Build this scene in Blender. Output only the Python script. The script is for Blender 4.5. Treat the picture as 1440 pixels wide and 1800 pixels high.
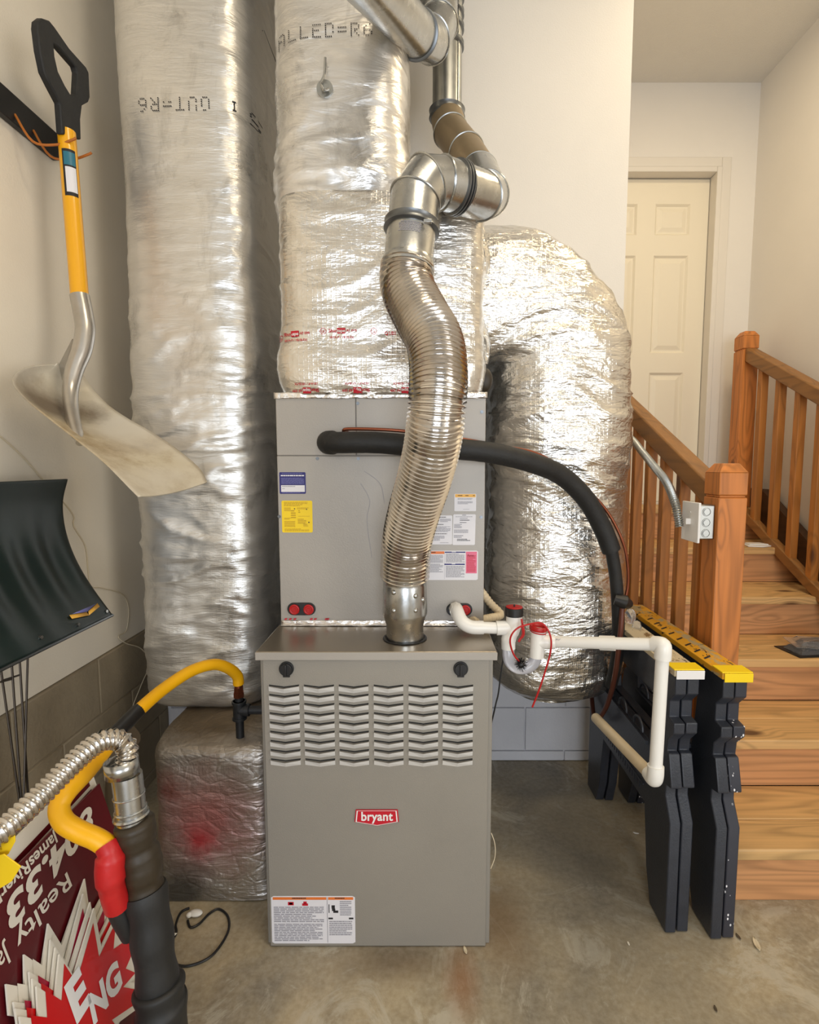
import bpy, bmesh, math, random
from mathutils import Vector, Matrix, noise
from mathutils.bvhtree import BVHTree
random.seed(7)
sc = bpy.context.scene
for o in list(bpy.data.objects): bpy.data.objects.remove(o)
COL = sc.collection
V = Vector
R = math.radians
# ------------------------------------------------------------------ camera
EYE = 1.344; TILT = R(5.22); F = 930.0; CX = 740.0; CY = 900.0
cam = bpy.data.cameras.new('camera'); camo = bpy.data.objects.new('camera', cam); COL.objects.link(camo)
camo.location = (0, 0, EYE); camo.rotation_euler = (R(90) - TILT, 0, 0)
cam.sensor_fit = 'HORIZONTAL'; cam.sensor_width = 36; cam.lens = F / 1440 * 36
cam.shift_x = -(CX - 720) / 1440; cam.clip_start = .02
sc.camera = camo
sc.view_settings.view_transform = 'Standard'; sc.view_settings.look = 'None'
sc.view_settings.gamma = 1; sc.view_settings.use_curve_mapping = False
sc.view_settings.exposure = -0.12
# ------------------------------------------------------------------ world and lights
w = bpy.data.worlds.new('world'); sc.world = w; w.use_nodes = True
bg = w.node_tree.nodes['Background']; bg.inputs[0].default_value = (.80, .90, 1, 1); bg.inputs[1].default_value = .9
def area(name, loc, target, sx, sy, power, col):
    l = bpy.data.lights.new(name, 'AREA'); l.shape = 'RECTANGLE'; l.size = sx; l.size_y = sy
    l.energy = power; l.color = col
    o = bpy.data.objects.new(name, l); COL.objects.link(o); o.location = loc
    o.rotation_euler = (V(target) - V(loc)).to_track_quat('-Z', 'Y').to_euler()
    return o
area('garage_door_daylight', (.4, -3.35, 1.35), (.4, 2, 1.2), 1.9, 2.0, 82, (.86, .92, 1))
area('unseen_side_light', (2.3, -.75, 1.5), (-1, 1.0, 1.2), 1.1, 1.9, 33, (1, .96, .90))  # direction follows the shovel's shadow; the unseen side opening is added for it
area('ceiling_lamp', (.55, .55, 3.50), (.55, .55, 0), .9, .35, 17, (1, .84, .60))
area('hall_lamp', (1.45, 2.0, 3.50), (1.45, 2.1, 0), .4, .4, 15, (1, .82, .55))

# ------------------------------------------------------------------ photo frame -> place
_c, _s = math.cos(TILT), math.sin(TILT)
def ray(px, py):
    a = (px - CX) / F; b = (CY - py) / F
    return V((a, _c + b * _s, -_s + b * _c))
def O(): return V((0, 0, EYE))
def W(px, py, y): d = ray(px, py); return O() + d * (y / d.y)
def WX(px, py, x): d = ray(px, py); return O() + d * (x / d.x)
def WZ(px, py, z): d = ray(px, py); return O() + d * ((z - EYE) / d.z)
def WC(px, py, c): return O() + ray(px, py) * c
def WP(px, py, p0, n):
    d = ray(px, py); return O() + d * ((V(p0) - O()).dot(n) / d.dot(n))

# ------------------------------------------------------------------ materials
def new_mat(name):
    m = bpy.data.materials.new(name); m.use_nodes = True
    nt = m.node_tree; return m, nt, nt.nodes['Principled BSDF']
def N(nt, t, **k):
    n = nt.nodes.new(t)
    for a, b in k.items():
        if a.startswith('i_'):
            key = a[2:]; key = int(key) if key.isdigit() else key.replace('_', ' ')
            n.inputs[key].default_value = b
        else: setattr(n, a, b)
    return n
def ramp(nt, fac, stops):
    r = nt.nodes.new('ShaderNodeValToRGB'); e = r.color_ramp.elements
    while len(e) < len(stops): e.new(.5)
    for i, (p, c) in enumerate(stops):
        e[i].position = p; e[i].color = (c if len(c) == 4 else (*c, 1))
    nt.links.new(fac, r.inputs[0]); return r.outputs[0]
def srgb(r, g, b):
    f = lambda c: (c / 255 / 12.92) if c / 255 <= .04045 else ((c / 255 + .055) / 1.055) ** 2.4
    return (f(r), f(g), f(b))
def coords(nt, scale=(1, 1, 1)):
    tc = N(nt, 'ShaderNodeTexCoord'); mp = N(nt, 'ShaderNodeMapping'); mp.inputs['Scale'].default_value = scale
    nt.links.new(tc.outputs['Object'], mp.inputs[0]); return mp.outputs[0]
def tex(nt, vec, scale, detail=4, rough=.55, dist=0):
    n = N(nt, 'ShaderNodeTexNoise'); n.inputs['Scale'].default_value = scale; n.inputs['Detail'].default_value = detail
    n.inputs['Roughness'].default_value = rough; n.inputs['Distortion'].default_value = dist
    nt.links.new(vec, n.inputs['Vector']); return n.outputs['Fac']
def math_(nt, op, a, b=None):
    n = N(nt, 'ShaderNodeMath', operation=op)
    for i, v in enumerate((a, b)):
        if v is None: continue
        if isinstance(v, (int, float)): n.inputs[i].default_value = v
        else: nt.links.new(v, n.inputs[i])
    return n.outputs[0]
def mixc(nt, fac, a, b, mode='MIX'):
    n = N(nt, 'ShaderNodeMix', data_type='RGBA', blend_type=mode)
    for i, v in ((0, fac), (6, a), (7, b)):
        if isinstance(v, (int, float)): n.inputs[i].default_value = v
        elif isinstance(v, tuple): n.inputs[i].default_value = (*v[:3], 1)
        else: nt.links.new(v, n.inputs[i])
    return n.outputs[2]
def bump(nt, b, h, strength, dist=.01, prev=None):
    n = N(nt, 'ShaderNodeBump'); n.inputs['Strength'].default_value = strength; n.inputs['Distance'].default_value = dist
    nt.links.new(h, n.inputs['Height'])
    if prev is not None: nt.links.new(prev, n.inputs['Normal'])
    nt.links.new(n.outputs[0], b.inputs['Normal']); return n.outputs[0]
def simple(name, col, rough=.5, metal=0, var=0, vs=8, bs=0, bscale=60, coat=0, scale=(1, 1, 1), rvar=0):
    m, nt, b = new_mat(name)
    b.inputs['Base Color'].default_value = (*col, 1); b.inputs['Roughness'].default_value = rough; b.inputs['Metallic'].default_value = metal
    if coat: b.inputs['Coat Weight'].default_value = coat
    v = coords(nt, scale)
    f = tex(nt, v, vs)
    if var:
        lo = tuple(c * (1 - var) for c in col); hi = tuple(min(1, c * (1 + var)) for c in col)
        nt.links.new(ramp(nt, f, [(.3, lo), (.7, hi)]), b.inputs['Base Color'])
    if rvar:
        nt.links.new(math_(nt, 'MULTIPLY_ADD', f, rvar * 2) if False else math_(nt, 'ADD', math_(nt, 'MULTIPLY', f, rvar * 2), rough - rvar), b.inputs['Roughness'])
    if bs: bump(nt, b, tex(nt, v, bscale, 3), bs, .004)
    return m
MT = {}
MT['paint'] = simple('white_wall_paint', srgb(232, 227, 219), .75, var=.02, vs=2, bs=.12, bscale=180)
MT['paint_left'] = simple('ivory_wall_paint', srgb(236, 226, 208), .75, var=.04, vs=3, bs=.12, bscale=160)
MT['paint_rear'] = simple('grey_garage_paint', srgb(112, 104, 94), .8)
MT['ceil'] = simple('ceiling_paint', srgb(224, 220, 212), .85, var=.02, vs=3, bs=.5, bscale=220)
MT['ivory'] = simple('ivory_door_paint', srgb(236, 227, 206), .45)
MT['trimw'] = simple('trim_paint', srgb(226, 220, 210), .5)
MT['seal'] = simple('door_gap_dark', srgb(70, 60, 50), .8)

def foil(name, base, rough, bstr, metal=.9, stain=None, zs=2.2, grid=.25, dirt=0, fold=1.0, cr=1.6, patch=0):
    m, nt, b = new_mat(name)
    v = coords(nt); vz = coords(nt, (1, 1, zs))
    big = tex(nt, vz, 5, 4, .6, .8)
    fine = tex(nt, vz, 26, 5, .6, .5)
    vor = N(nt, 'ShaderNodeTexVoronoi', feature='DISTANCE_TO_EDGE'); vor.inputs['Scale'].default_value = 15
    nt.links.new(coords(nt, (1, 1, zs * .8)), vor.inputs['Vector'])
    cre = math_(nt, 'MINIMUM', vor.outputs['Distance'], .12)
    g1 = N(nt, 'ShaderNodeTexWave', bands_direction='Z'); g1.inputs['Scale'].default_value = 26; g1.inputs['Distortion'].default_value = .4
    g2 = N(nt, 'ShaderNodeTexWave', bands_direction='X'); g2.inputs['Scale'].default_value = 22; g2.inputs['Distortion'].default_value = .4
    for g in (g1, g2): nt.links.new(v, g.inputs['Vector'])
    grd = math_(nt, 'MULTIPLY', math_(nt, 'MAXIMUM', math_(nt, 'POWER', g1.outputs['Fac'], 5), math_(nt, 'POWER', g2.outputs['Fac'], 5)), grid * .1)
    h = math_(nt, 'ADD', math_(nt, 'MULTIPLY', fine, .45), math_(nt, 'ADD', math_(nt, 'MULTIPLY', cre, cr), grd))
    if patch:
        pm_ = ramp(nt, tex(nt, coords(nt, (1, 1, .55)), 3.4, 3, .55, .4), [(.42, (.12,) * 3), (.62, (1,) * 3)])
        h = math_(nt, 'MULTIPLY', h, math_(nt, 'ADD', math_(nt, 'MULTIPLY', pm_, patch), 1 - patch))
    p = bump(nt, b, big, bstr * .7 * fold, .05)
    bump(nt, b, h, bstr, .012, p)
    tone = ramp(nt, tex(nt, vz, 3.2, 4, .6, .5), [(.3, tuple(c * .90 for c in base)), (.68, base)])
    if patch:
        sm_ = ramp(nt, tex(nt, coords(nt, (1.5, 1.5, .8)), 3.8, 6, .7, .6), [(.52, (0, 0, 0)), (.66, (1, 1, 1))])
        tone = mixc(nt, math_(nt, 'MULTIPLY', sm_, .55 * patch), tone, tuple(c * .42 for c in base))
    if dirt:
        d = ramp(nt, tex(nt, v, 6, 6, .7), [(.38, (0, 0, 0)), (.72, (1, 1, 1))])
        tone = mixc(nt, math_(nt, 'MULTIPLY', d, dirt), tone, srgb(120, 100, 75))
    rg = math_(nt, 'ADD', math_(nt, 'MULTIPLY', big, .16), rough - .08)
    if patch: rg = math_(nt, 'SUBTRACT', rg, math_(nt, 'MULTIPLY', sm_, .10))
    if stain:
        acc = None
        for (sx, sy, sz, rad, scol) in stain:
            gv = N(nt, 'ShaderNodeTexCoord'); sub = N(nt, 'ShaderNodeVectorMath', operation='DISTANCE'); sub.inputs[1].default_value = (sx, sy, sz)
            nt.links.new(gv.outputs['Object'], sub.inputs[0])
            q = math_(nt, 'ADD', sub.outputs['Value'], math_(nt, 'MULTIPLY', tex(nt, v, 14, 6, .75), .16))
            k = ramp(nt, math_(nt, 'MULTIPLY', q, 1 / (rad + .09)), [(.45, (1, 1, 1)), (1.0, (0, 0, 0))])
            tone = mixc(nt, math_(nt, 'MULTIPLY', k, .85), tone, scol)
            rg = math_(nt, 'ADD', rg, math_(nt, 'MULTIPLY', k, .25))
    nt.links.new(tone, b.inputs['Base Color'])
    nt.links.new(rg, b.inputs['Roughness'])
    b.inputs['Metallic'].default_value = metal
    return m
MT['foil_l'] = foil('foil_wrap_left', (.78, .76, .72), .36, .30, .80, zs=5.5, cr=.5, patch=.9, fold=.5)
MT['foil_m'] = foil('foil_wrap_plenum', (.80, .77, .72), .26, .36, .88, grid=.8, zs=3.6, cr=.6, patch=.6, fold=.8)
MT['foil_u'] = foil('foil_wrap_upper', (.80, .785, .76), .35, .30, .82, zs=3.4, cr=.5, patch=.85, fold=.7)
MT['foil_r'] = foil('foil_wrap_right', (.84, .82, .78), .20, .50, .95, zs=3.0, cr=1.1, grid=.5)
MT['foil_b'] = foil('foil_wrap_box', (.66, .63, .60), .34, .45, .85, dirt=.35, stain=[(-.02, -.33, .26, .21, srgb(186, 112, 108)), (-.04, -.33, .20, .07, srgb(184, 62, 66)), (-.13, -.33, .36, .06, srgb(140, 60, 60)), (-.10, -.33, .02, .16, srgb(74, 72, 66)), (-.05, -.12, .52, .34, srgb(112, 92, 60))])
MT['foil_tape'] = foil('foil_tape', (.90, .87, .85), .25, .5, .85, grid=0)
MT['galv'] = simple('galvanised_steel', (.50, .51, .51), .26, 1, var=.12, vs=30, bs=.05, bscale=90, rvar=.08)
MT['galv_dull'] = simple('dull_galvanised_steel', (.40, .41, .40), .36, 1, var=.1, vs=24, rvar=.08)
MT['galv_dark'] = simple('dark_ring_steel', (.17, .18, .19), .34, .9)
MT['tan'] = simple('tan_dusty_steel', srgb(150, 132, 104), .42, .55, var=.1)
MT['alu'] = simple('bright_flexible_aluminium', (.68, .65, .62), .17, 1, var=.1, vs=12, bs=.15, bscale=50)
MT['conduit_s'] = simple('shiny_conduit_steel', (.60, .57, .53), .20, 1, var=.1, vs=30)
MT['brown'] = simple('brown_strap_paint', srgb(84, 36, 22), .35, .2)
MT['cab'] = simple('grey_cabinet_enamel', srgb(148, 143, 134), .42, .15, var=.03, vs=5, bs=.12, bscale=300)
MT['cab2'] = simple('grey_coil_case_enamel', srgb(166, 160, 152), .42, .15, var=.04, vs=4, bs=.1, bscale=300)
MT['lid'] = simple('brushed_lid_steel', srgb(158, 148, 134), .28, .75, var=.08, vs=4)
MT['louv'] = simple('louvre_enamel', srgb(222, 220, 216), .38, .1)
MT['black'] = simple('black_plastic', (.012, .012, .013), .4)
MT['blackr'] = simple('black_rubber_foam', (.012, .012, .012), .62, 0, var=.25, vs=20, bs=.3, bscale=90)
MT['dark_slot'] = simple('dark_gap', (.01, .01, .01), .8)
MT['iron'] = simple('black_iron', (.03, .032, .036), .45, .5, bs=.2, bscale=100)
MT['wrapb'] = simple('dark_pipe_wrap', (.013, .013, .013), .58, 0, var=.3, vs=9, bs=.5, bscale=25)
MT['wrapbr'] = simple('brown_tape_wrap', srgb(50, 41, 28), .5, 0, var=.25, vs=9, bs=.4, bscale=25)
MT['taupe'] = simple('taupe_pipe_wrap', srgb(84, 72, 56), .6, 0, var=.2, vs=9)
MT['red'] = simple('red_rubber', srgb(178, 20, 22), .38)
MT['redtape'] = simple('red_tape', srgb(186, 28, 30), .42, 0, var=.12, vs=20, bs=.3, bscale=40)
MT['yellow'] = simple('yellow_hose_jacket', srgb(246, 182, 10), .42, 0, bs=.08, bscale=60)
MT['yellowp'] = simple('yellow_shaft_paint', srgb(240, 172, 14), .3, coat=.3)
MT['tag'] = simple('yellow_tag_plastic', srgb(238, 200, 22), .5)
MT['tagb'] = simple('orange_tag_plastic', srgb(180, 104, 34), .5)
MT['pvc'] = simple('white_pvc', srgb(238, 236, 230), .3)
MT['pvcd'] = simple('aged_pvc', srgb(214, 196, 164), .4, var=.12, vs=10)
MT['copper'] = simple('copper_tube', srgb(150, 88, 66), .3, .9, var=.15)
MT['copperd'] = simple('brown_tube_jacket', srgb(96, 52, 38), .45, .2, var=.2)
MT['blk_block'] = simple('white_painted_block', srgb(214, 212, 214), .7, var=.05, vs=5, bs=.35, bscale=80)
MT['beige_block'] = simple('beige_bare_block', srgb(150, 136, 112), .85, var=.12, vs=6, bs=.5, bscale=70)
MT['rope'] = simple('thin_white_cord', srgb(214, 200, 172), .7)
MT['steel_rod'] = simple('dark_steel_rod', srgb(70, 62, 54), .4, .7)
MT['alushovel'] = simple('brushed_shovel_socket', (.56, .54, .51), .3, .95, var=.15, vs=10)
MT['green'] = simple('dark_green_plastic', srgb(8, 28, 26), .36, 0, var=.25, vs=4, bs=.08, bscale=30)
MT['horse'] = simple('charcoal_plastic', srgb(46, 50, 59), .36, 0, var=.12, vs=30, bs=.2, bscale=200)
MT['horsed'] = simple('dark_charcoal_plastic', srgb(40, 41, 44), .55, 0, var=.2, vs=30)
MT['white'] = simple('white_print', srgb(236, 234, 232), .5)
MT['label'] = simple('label_paper', srgb(226, 224, 228), .45)
MT['ink'] = simple('grey_ink', srgb(150, 148, 156), .6)
MT['inkd'] = simple('black_ink', srgb(32, 30, 34), .6)
MT['blue'] = simple('blue_ink', srgb(34, 30, 110), .45)
MT['bluel'] = simple('pale_blue_ink', srgb(110, 110, 170), .45)
MT['orange'] = simple('orange_ink', srgb(228, 120, 50), .45)
MT['amber'] = simple('amber_ink', srgb(240, 180, 70), .45)
MT['pink'] = simple('pink_ink', srgb(226, 110, 140), .45)
MT['yell'] = simple('yellow_label', srgb(248, 212, 12), .45)
MT['yelld'] = simple('yellow_label_ink', srgb(196, 156, 10), .5)
MT['redp'] = simple('red_print', srgb(196, 14, 40), .5)
MT['maroon'] = simple('maroon_print', srgb(86, 8, 18), .42, coat=.15)
MT['brightred'] = simple('bright_red_print', srgb(200, 8, 14), .4, coat=.2)
MT['magenta'] = simple('magenta_print', srgb(160, 10, 50), .4)
MT['coro'] = simple('white_corrugated_plastic', srgb(224, 218, 204), .5, var=.03)
MT['rust'] = simple('rust_stain', srgb(110, 62, 30), .8)
MT['teal'] = simple('teal_label', srgb(40, 110, 130), .4)

def clear(name, col, rough=.08, trans=.75, ior=1.45):
    m, nt, b = new_mat(name)
    b.inputs['Base Color'].default_value = (*col, 1); b.inputs['Roughness'].default_value = rough
    b.inputs['Transmission Weight'].default_value = trans; b.inputs['IOR'].default_value = ior
    return m
MT['trap'] = clear('clear_pvc', (.86, .86, .92), .15, .55)
MT['clam'] = clear('clear_package_plastic', (.9, .92, .95), .1, .9, 1.3)

def blade_mat():
    m, nt, b = new_mat('worn_aluminium_scoop')
    v = coords(nt)
    d = ramp(nt, tex(nt, v, 7, 6, .7), [(.45, srgb(204, 192, 166)), (.62, srgb(170, 150, 116)), (.75, srgb(120, 96, 62))])
    base = mixc(nt, ramp(nt, tex(nt, v, 2.5, 3), [(.42, (0, 0, 0)), (.6, (1, 1, 1))]), srgb(214, 206, 190), d)
    for (c, r) in ((WC(88, 705, 1.42), .12), (WC(152, 712, 1.50), .075)):
        sub = N(nt, 'ShaderNodeVectorMath', operation='DISTANCE'); sub.inputs[1].default_value = tuple(c - SHOVEL)
        nt.links.new(v, sub.inputs[0])
        q = math_(nt, 'MULTIPLY', math_(nt, 'ADD', sub.outputs['Value'], math_(nt, 'MULTIPLY', tex(nt, v, 20, 5, .7), .06)), 1 / (r + .03))
        base = mixc(nt, math_(nt, 'MULTIPLY', ramp(nt, q, [(.45, (1, 1, 1)), (1, (0, 0, 0))]), .8), base, srgb(84, 60, 30))
    nt.links.new(base, b.inputs['Base Color']); b.inputs['Metallic'].default_value = .12; b.inputs['Roughness'].default_value = .42
    bump(nt, b, tex(nt, v, 30, 4), .15, .004)
    return m
SHOVEL = V((-1.0, 1.5, 1.35))

def wood(name, axis, c, dark=.45, knots=True, rings=46):
    m, nt, b = new_mat(name)
    lng, acr = .55, 5.0
    sc_ = [acr, acr, acr]; sc_['XYZ'.index(axis)] = lng
    tc = N(nt, 'ShaderNodeTexCoord'); oi = N(nt, 'ShaderNodeObjectInfo')
    add = N(nt, 'ShaderNodeVectorMath', operation='ADD'); nt.links.new(tc.outputs['Object'], add.inputs[0])
    cmb = N(nt, 'ShaderNodeCombineXYZ')
    mul = math_(nt, 'MULTIPLY', oi.outputs['Random'], 37.0)
    for i in range(3): nt.links.new(mul, cmb.inputs[i])
    nt.links.new(cmb.outputs[0], add.inputs[1])
    mp = N(nt, 'ShaderNodeMapping'); mp.inputs['Scale'].default_value = sc_; nt.links.new(add.outputs[0], mp.inputs[0])
    n1 = tex(nt, mp.outputs[0], 1.1, 2, .45, .25)
    # knots
    kp = N(nt, 'ShaderNodeMapping'); ks = [5.5] * 3; ks['XYZ'.index(axis)] = 2.6; kp.inputs['Scale'].default_value = ks
    nt.links.new(add.outputs[0], kp.inputs[0])
    vo = N(nt, 'ShaderNodeTexVoronoi'); vo.inputs['Scale'].default_value = 1.0; nt.links.new(kp.outputs[0], vo.inputs['Vector'])
    kd = vo.outputs['Distance']
    near = math_(nt, 'MAXIMUM', math_(nt, 'SUBTRACT', .35, kd), 0)
    f = math_(nt, 'ADD', n1, math_(nt, 'MULTIPLY', near, .5)) if knots else n1
    ring = math_(nt, 'ADD', math_(nt, 'MULTIPLY', math_(nt, 'SINE', math_(nt, 'MULTIPLY', f, rings * 2)), .5), .5)
    c = V(c); lo = tuple(c * dark); mid = tuple(c * .8); hi = tuple(V([min(1, x * 1.12) for x in c]))
    col = ramp(nt, ring, [(0, lo), (.25, mid), (.8, hi)])
    col = mixc(nt, .38, col, tuple(c))
    fib = sc_[:]; 
    mp2 = N(nt, 'ShaderNodeMapping'); s2 = [60.] * 3; s2['XYZ'.index(axis)] = 2.0; mp2.inputs['Scale'].default_value = s2; nt.links.new(add.outputs[0], mp2.inputs[0])
    fb = tex(nt, mp2.outputs[0], 1, 3)
    col = mixc(nt, .35, col, ramp(nt, fb, [(.3, tuple(c * .55)), (.7, hi)]))
    tint = ramp(nt, oi.outputs['Random'], [(0, (.86, .84, .80)), (.5, (1, .95, .90)), (1, (1, 1, 1))])
    col = mixc(nt, .6, col, tint, 'MULTIPLY')
    if knots:
        kn = ramp(nt, kd, [(.09, (1, 1, 1)), (.17, (0, 0, 0))])
        col = mixc(nt, math_(nt, 'MULTIPLY', kn, .85), col, srgb(70, 34, 18))
    nt.links.new(col, b.inputs['Base Color']); b.inputs['Roughness'].default_value = .48
    bump(nt, b, fb, .12, .002)
    return m
PINE = srgb(206, 160, 108)
MT['treadwood'] = wood('pine_tread', 'X', srgb(222, 180, 122), .55)
MT['riserwood'] = wood('pine_riser', 'X', srgb(214, 158, 108), .5)
MT['postwood'] = wood('pine_post', 'Z', srgb(202, 126, 60), .42, rings=70)
MT['balwood'] = wood('pine_baluster', 'Z', srgb(182, 118, 52), .55)
MT['railwood'] = wood('pine_rail', 'Y', srgb(152, 106, 56), .5)
MT['darkwood'] = wood('dark_stringer', 'Y', srgb(86, 58, 36), .6)

def floor_mat():
    m, nt, b = new_mat('stained_concrete')
    v = coords(nt)
    big = tex(nt, v, 1.7, 6, .62, .5); med = tex(nt, v, 7, 6, .7); fin = tex(nt, v, 60, 4, .6)
    col = ramp(nt, big, [(.34, srgb(122, 114, 98)), (.5, srgb(164, 150, 122)), (.64, srgb(190, 172, 138))])
    col = mixc(nt, math_(nt, 'MULTIPLY', ramp(nt, med, [(.4, (0, 0, 0)), (.75, (1, 1, 1))]), .45), col, srgb(112, 104, 92))
    col = mixc(nt, .12, col, ramp(nt, fin, [(.35, (.1, .1, .1)), (.65, (.8, .78, .72))]))
    pt = ramp(nt, tex(nt, v, 3.6, 8, .75, 1.2), [(.53, (0, 0, 0)), (.60, (1, 1, 1))])
    col = mixc(nt, math_(nt, 'MULTIPLY', pt, .55), col, srgb(196, 190, 174))
    for (c, sx, sy, r, cc, k) in ((WZ(812, 1725, 0), 1, .45, .080, srgb(140, 88, 44), .6), (WZ(880, 1620, 0), .8, .4, .12, srgb(120, 90, 54), .6),
                                  (WZ(700, 1690, 0), .3, 1, .10, srgb(96, 72, 46), .5), (WZ(1010, 1480, 0), .5, .3, .3, srgb(92, 88, 82), .5)):
        sub = N(nt, 'ShaderNodeVectorMath', operation='SUBTRACT'); sub.inputs[1].default_value = (c.x, c.y, 0); nt.links.new(v, sub.inputs[0])
        sca = N(nt, 'ShaderNodeVectorMath', operation='MULTIPLY'); sca.inputs[1].default_value = (sx * 2, sy * 2, 0); nt.links.new(sub.outputs[0], sca.inputs[0])
        ln = N(nt, 'ShaderNodeVectorMath', operation='LENGTH'); nt.links.new(sca.outputs[0], ln.inputs[0])
        q = math_(nt, 'MULTIPLY', math_(nt, 'ADD', ln.outputs['Value'], math_(nt, 'MULTIPLY', med, r * .9)), 1 / (r * 2))
        col = mixc(nt, math_(nt, 'MULTIPLY', ramp(nt, q, [(.35, (1, 1, 1)), (1, (0, 0, 0))]), k), col, cc)
    nt.links.new(col, b.inputs['Base Color'])
    nt.links.new(ramp(nt, med, [(.3, (.42,) * 3), (.7, (.7,) * 3)]), b.inputs['Roughness'])
    bump(nt, b, fin, .15, .003)
    return m
MT['floor'] = floor_mat()

def worn(name, a, bcol, thr, cc=None):
    m, nt, b = new_mat(name); v = coords(nt, (1, .5, 1))
    col = mixc(nt, ramp(nt, tex(nt, v, 16, 6, .75), [(thr, (0, 0, 0)), (thr + .04, (1, 1, 1))]), a, bcol)
    if cc: col = mixc(nt, ramp(nt, tex(nt, coords(nt, (1, .8, 1)), 30, 3, .6, 1), [(.60, (0, 0, 0)), (.63, (1, 1, 1))]), col, cc)
    nt.links.new(col, b.inputs['Base Color']); b.inputs['Roughness'].default_value = .5; return m
MT['top_l'] = worn('worn_cream_rule', srgb(206, 190, 158), srgb(128, 100, 62), .55, srgb(60, 54, 50))
MT['top_r'] = worn('worn_yellow_rule', srgb(222, 160, 30), srgb(176, 158, 120), .52, srgb(40, 36, 32))
def splat():
    m, nt, b = new_mat('paint_splashed_plastic'); v = coords(nt)
    vo = N(nt, 'ShaderNodeTexVoronoi'); vo.inputs['Scale'].default_value = 75; nt.links.new(coords(nt, (1, 1, .6)), vo.inputs['Vector'])
    k = math_(nt, 'MULTIPLY', ramp(nt, vo.outputs['Distance'], [(.16, (1, 1, 1)), (.2, (0, 0, 0))]), ramp(nt, tex(nt, v, 7, 2), [(.47, (0, 0, 0)), (.56, (1, 1, 1))]))
    nt.links.new(mixc(nt, k, srgb(48, 50, 60), (.85, .85, .88)), b.inputs['Base Color']); b.inputs['Roughness'].default_value = .45
    return m
MT['splat'] = splat()

# ------------------------------------------------------------------ mesh helpers
class MB:
    def __init__(s): s.bm = bmesh.new()
    def face(s, vs, mi=0):
        try: f = s.bm.faces.new(vs); f.material_index = mi; return f
        except ValueError: return None
    def poly(s, pts, mi=0): return s.face([s.bm.verts.new(p) for p in pts], mi)
    def box(s, x0, x1, y0, y1, z0, z1, mi=0):
        v = [s.bm.verts.new((x, y, z)) for x in (x0, x1) for y in (y0, y1) for z in (z0, z1)]
        for q in ((0, 1, 3, 2), (4, 6, 7, 5), (0, 4, 5, 1), (2, 3, 7, 6), (0, 2, 6, 4), (1, 5, 7, 3)): s.face([v[i] for i in q], mi)
        return s
    def prism(s, pts, d, mi=0, mside=None):
        d = V(d); a = [s.bm.verts.new(p) for p in pts]; b = [s.bm.verts.new(V(p) + d) for p in pts]; n = len(pts)
        s.face(a[::-1], mi); s.face(b, mi)
        for i in range(n): s.face([a[i], a[(i + 1) % n], b[(i + 1) % n], b[i]], mi if mside is None else mside)
        return s
    def tube(s, pts, r, seg=16, mi=0, caps=True, closed=False):
        pts = [V(p) for p in pts]; n = len(pts); rr = r if isinstance(r, (list, tuple)) else [r] * n
        T = []
        for i in range(n):
            if closed: t = pts[(i + 1) % n] - pts[i - 1]
            else: t = pts[min(i + 1, n - 1)] - pts[max(i - 1, 0)]
            T.append(t.normalized() if t.length > 1e-9 else V((0, 0, 1)))
        u = T[0].orthogonal().normalized(); rings = []
        for i in range(n):
            u = (u - T[i] * u.dot(T[i])).normalized(); w_ = T[i].cross(u)
            rings.append([s.bm.verts.new(pts[i] + (u * math.cos(2 * math.pi * k / seg) + w_ * math.sin(2 * math.pi * k / seg)) * rr[i]) for k in range(seg)])
        for i in range(n if closed else n - 1):
            a, b = rings[i], rings[(i + 1) % n]
            for k in range(seg): s.face([a[k], a[(k + 1) % seg], b[(k + 1) % seg], b[k]], mi)
        if caps and not closed:
            s.face(rings[0][::-1], mi); s.face(rings[-1], mi)
        return s
    def cyl(s, p0, p1, r, seg=20, mi=0, r1=None): return s.tube([p0, p1], [r, r if r1 is None else r1], seg, mi)
    def ring(s, c, axis, R_, r, seg=40, rs=8, mi=0, flat=1):
        axis = V(axis).normalized(); u = axis.orthogonal().normalized(); w_ = axis.cross(u)
        rings = []
        for i in range(seg):
            a = 2 * math.pi * i / seg; d = u * math.cos(a) + w_ * math.sin(a)
            rings.append([s.bm.verts.new(V(c) + d * (R_ + r * math.cos(b)) + axis * (r * flat * math.sin(b))) for b in [2 * math.pi * k / rs for k in range(rs)]])
        for i in range(seg):
            a, b = rings[i], rings[(i + 1) % seg]
            for k in range(rs): s.face([a[k], b[k], b[(k + 1) % rs], a[(k + 1) % rs]], mi)
        return s
    def sphere(s, c, r, sc_=(1, 1, 1), seg=16, mi=0):
        m = Matrix.Translation(V(c)) @ Matrix.Diagonal((r * sc_[0], r * sc_[1], r * sc_[2], 1))
        g = bmesh.ops.create_uvsphere(s.bm, u_segments=seg, v_segments=seg // 2, radius=1, matrix=m)
        for v in g['verts']:
            for f in v.link_faces: f.material_index = mi
        return s
    def grid(s, P, mi=0, wrap=False):
        vs = [[s.bm.verts.new(p) for p in row] for row in P]
        for i in range(len(vs) - 1):
            n = len(vs[i])
            for k in range(n if wrap else n - 1): s.face([vs[i][k], vs[i][(k + 1) % n], vs[i + 1][(k + 1) % n], vs[i + 1][k]], mi)
        return vs
def smooth(pts, n=8, closed=False):
    pts = [V(p) for p in pts]; out = []; L = len(pts)
    g = (lambda i: pts[i % L]) if closed else (lambda i: pts[max(0, min(L - 1, i))])
    for i in range(L if closed else L - 1):
        a, b, c, d = g(i - 1), g(i), g(i + 1), g(i + 2)
        for k in range(n):
            t = k / n
            out.append(.5 * ((2 * b) + (c - a) * t + (2 * a - 5 * b + 4 * c - d) * t * t + (3 * b - a - 3 * c + d) * t ** 3))
    if not closed: out.append(pts[-1])
    return out
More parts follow.
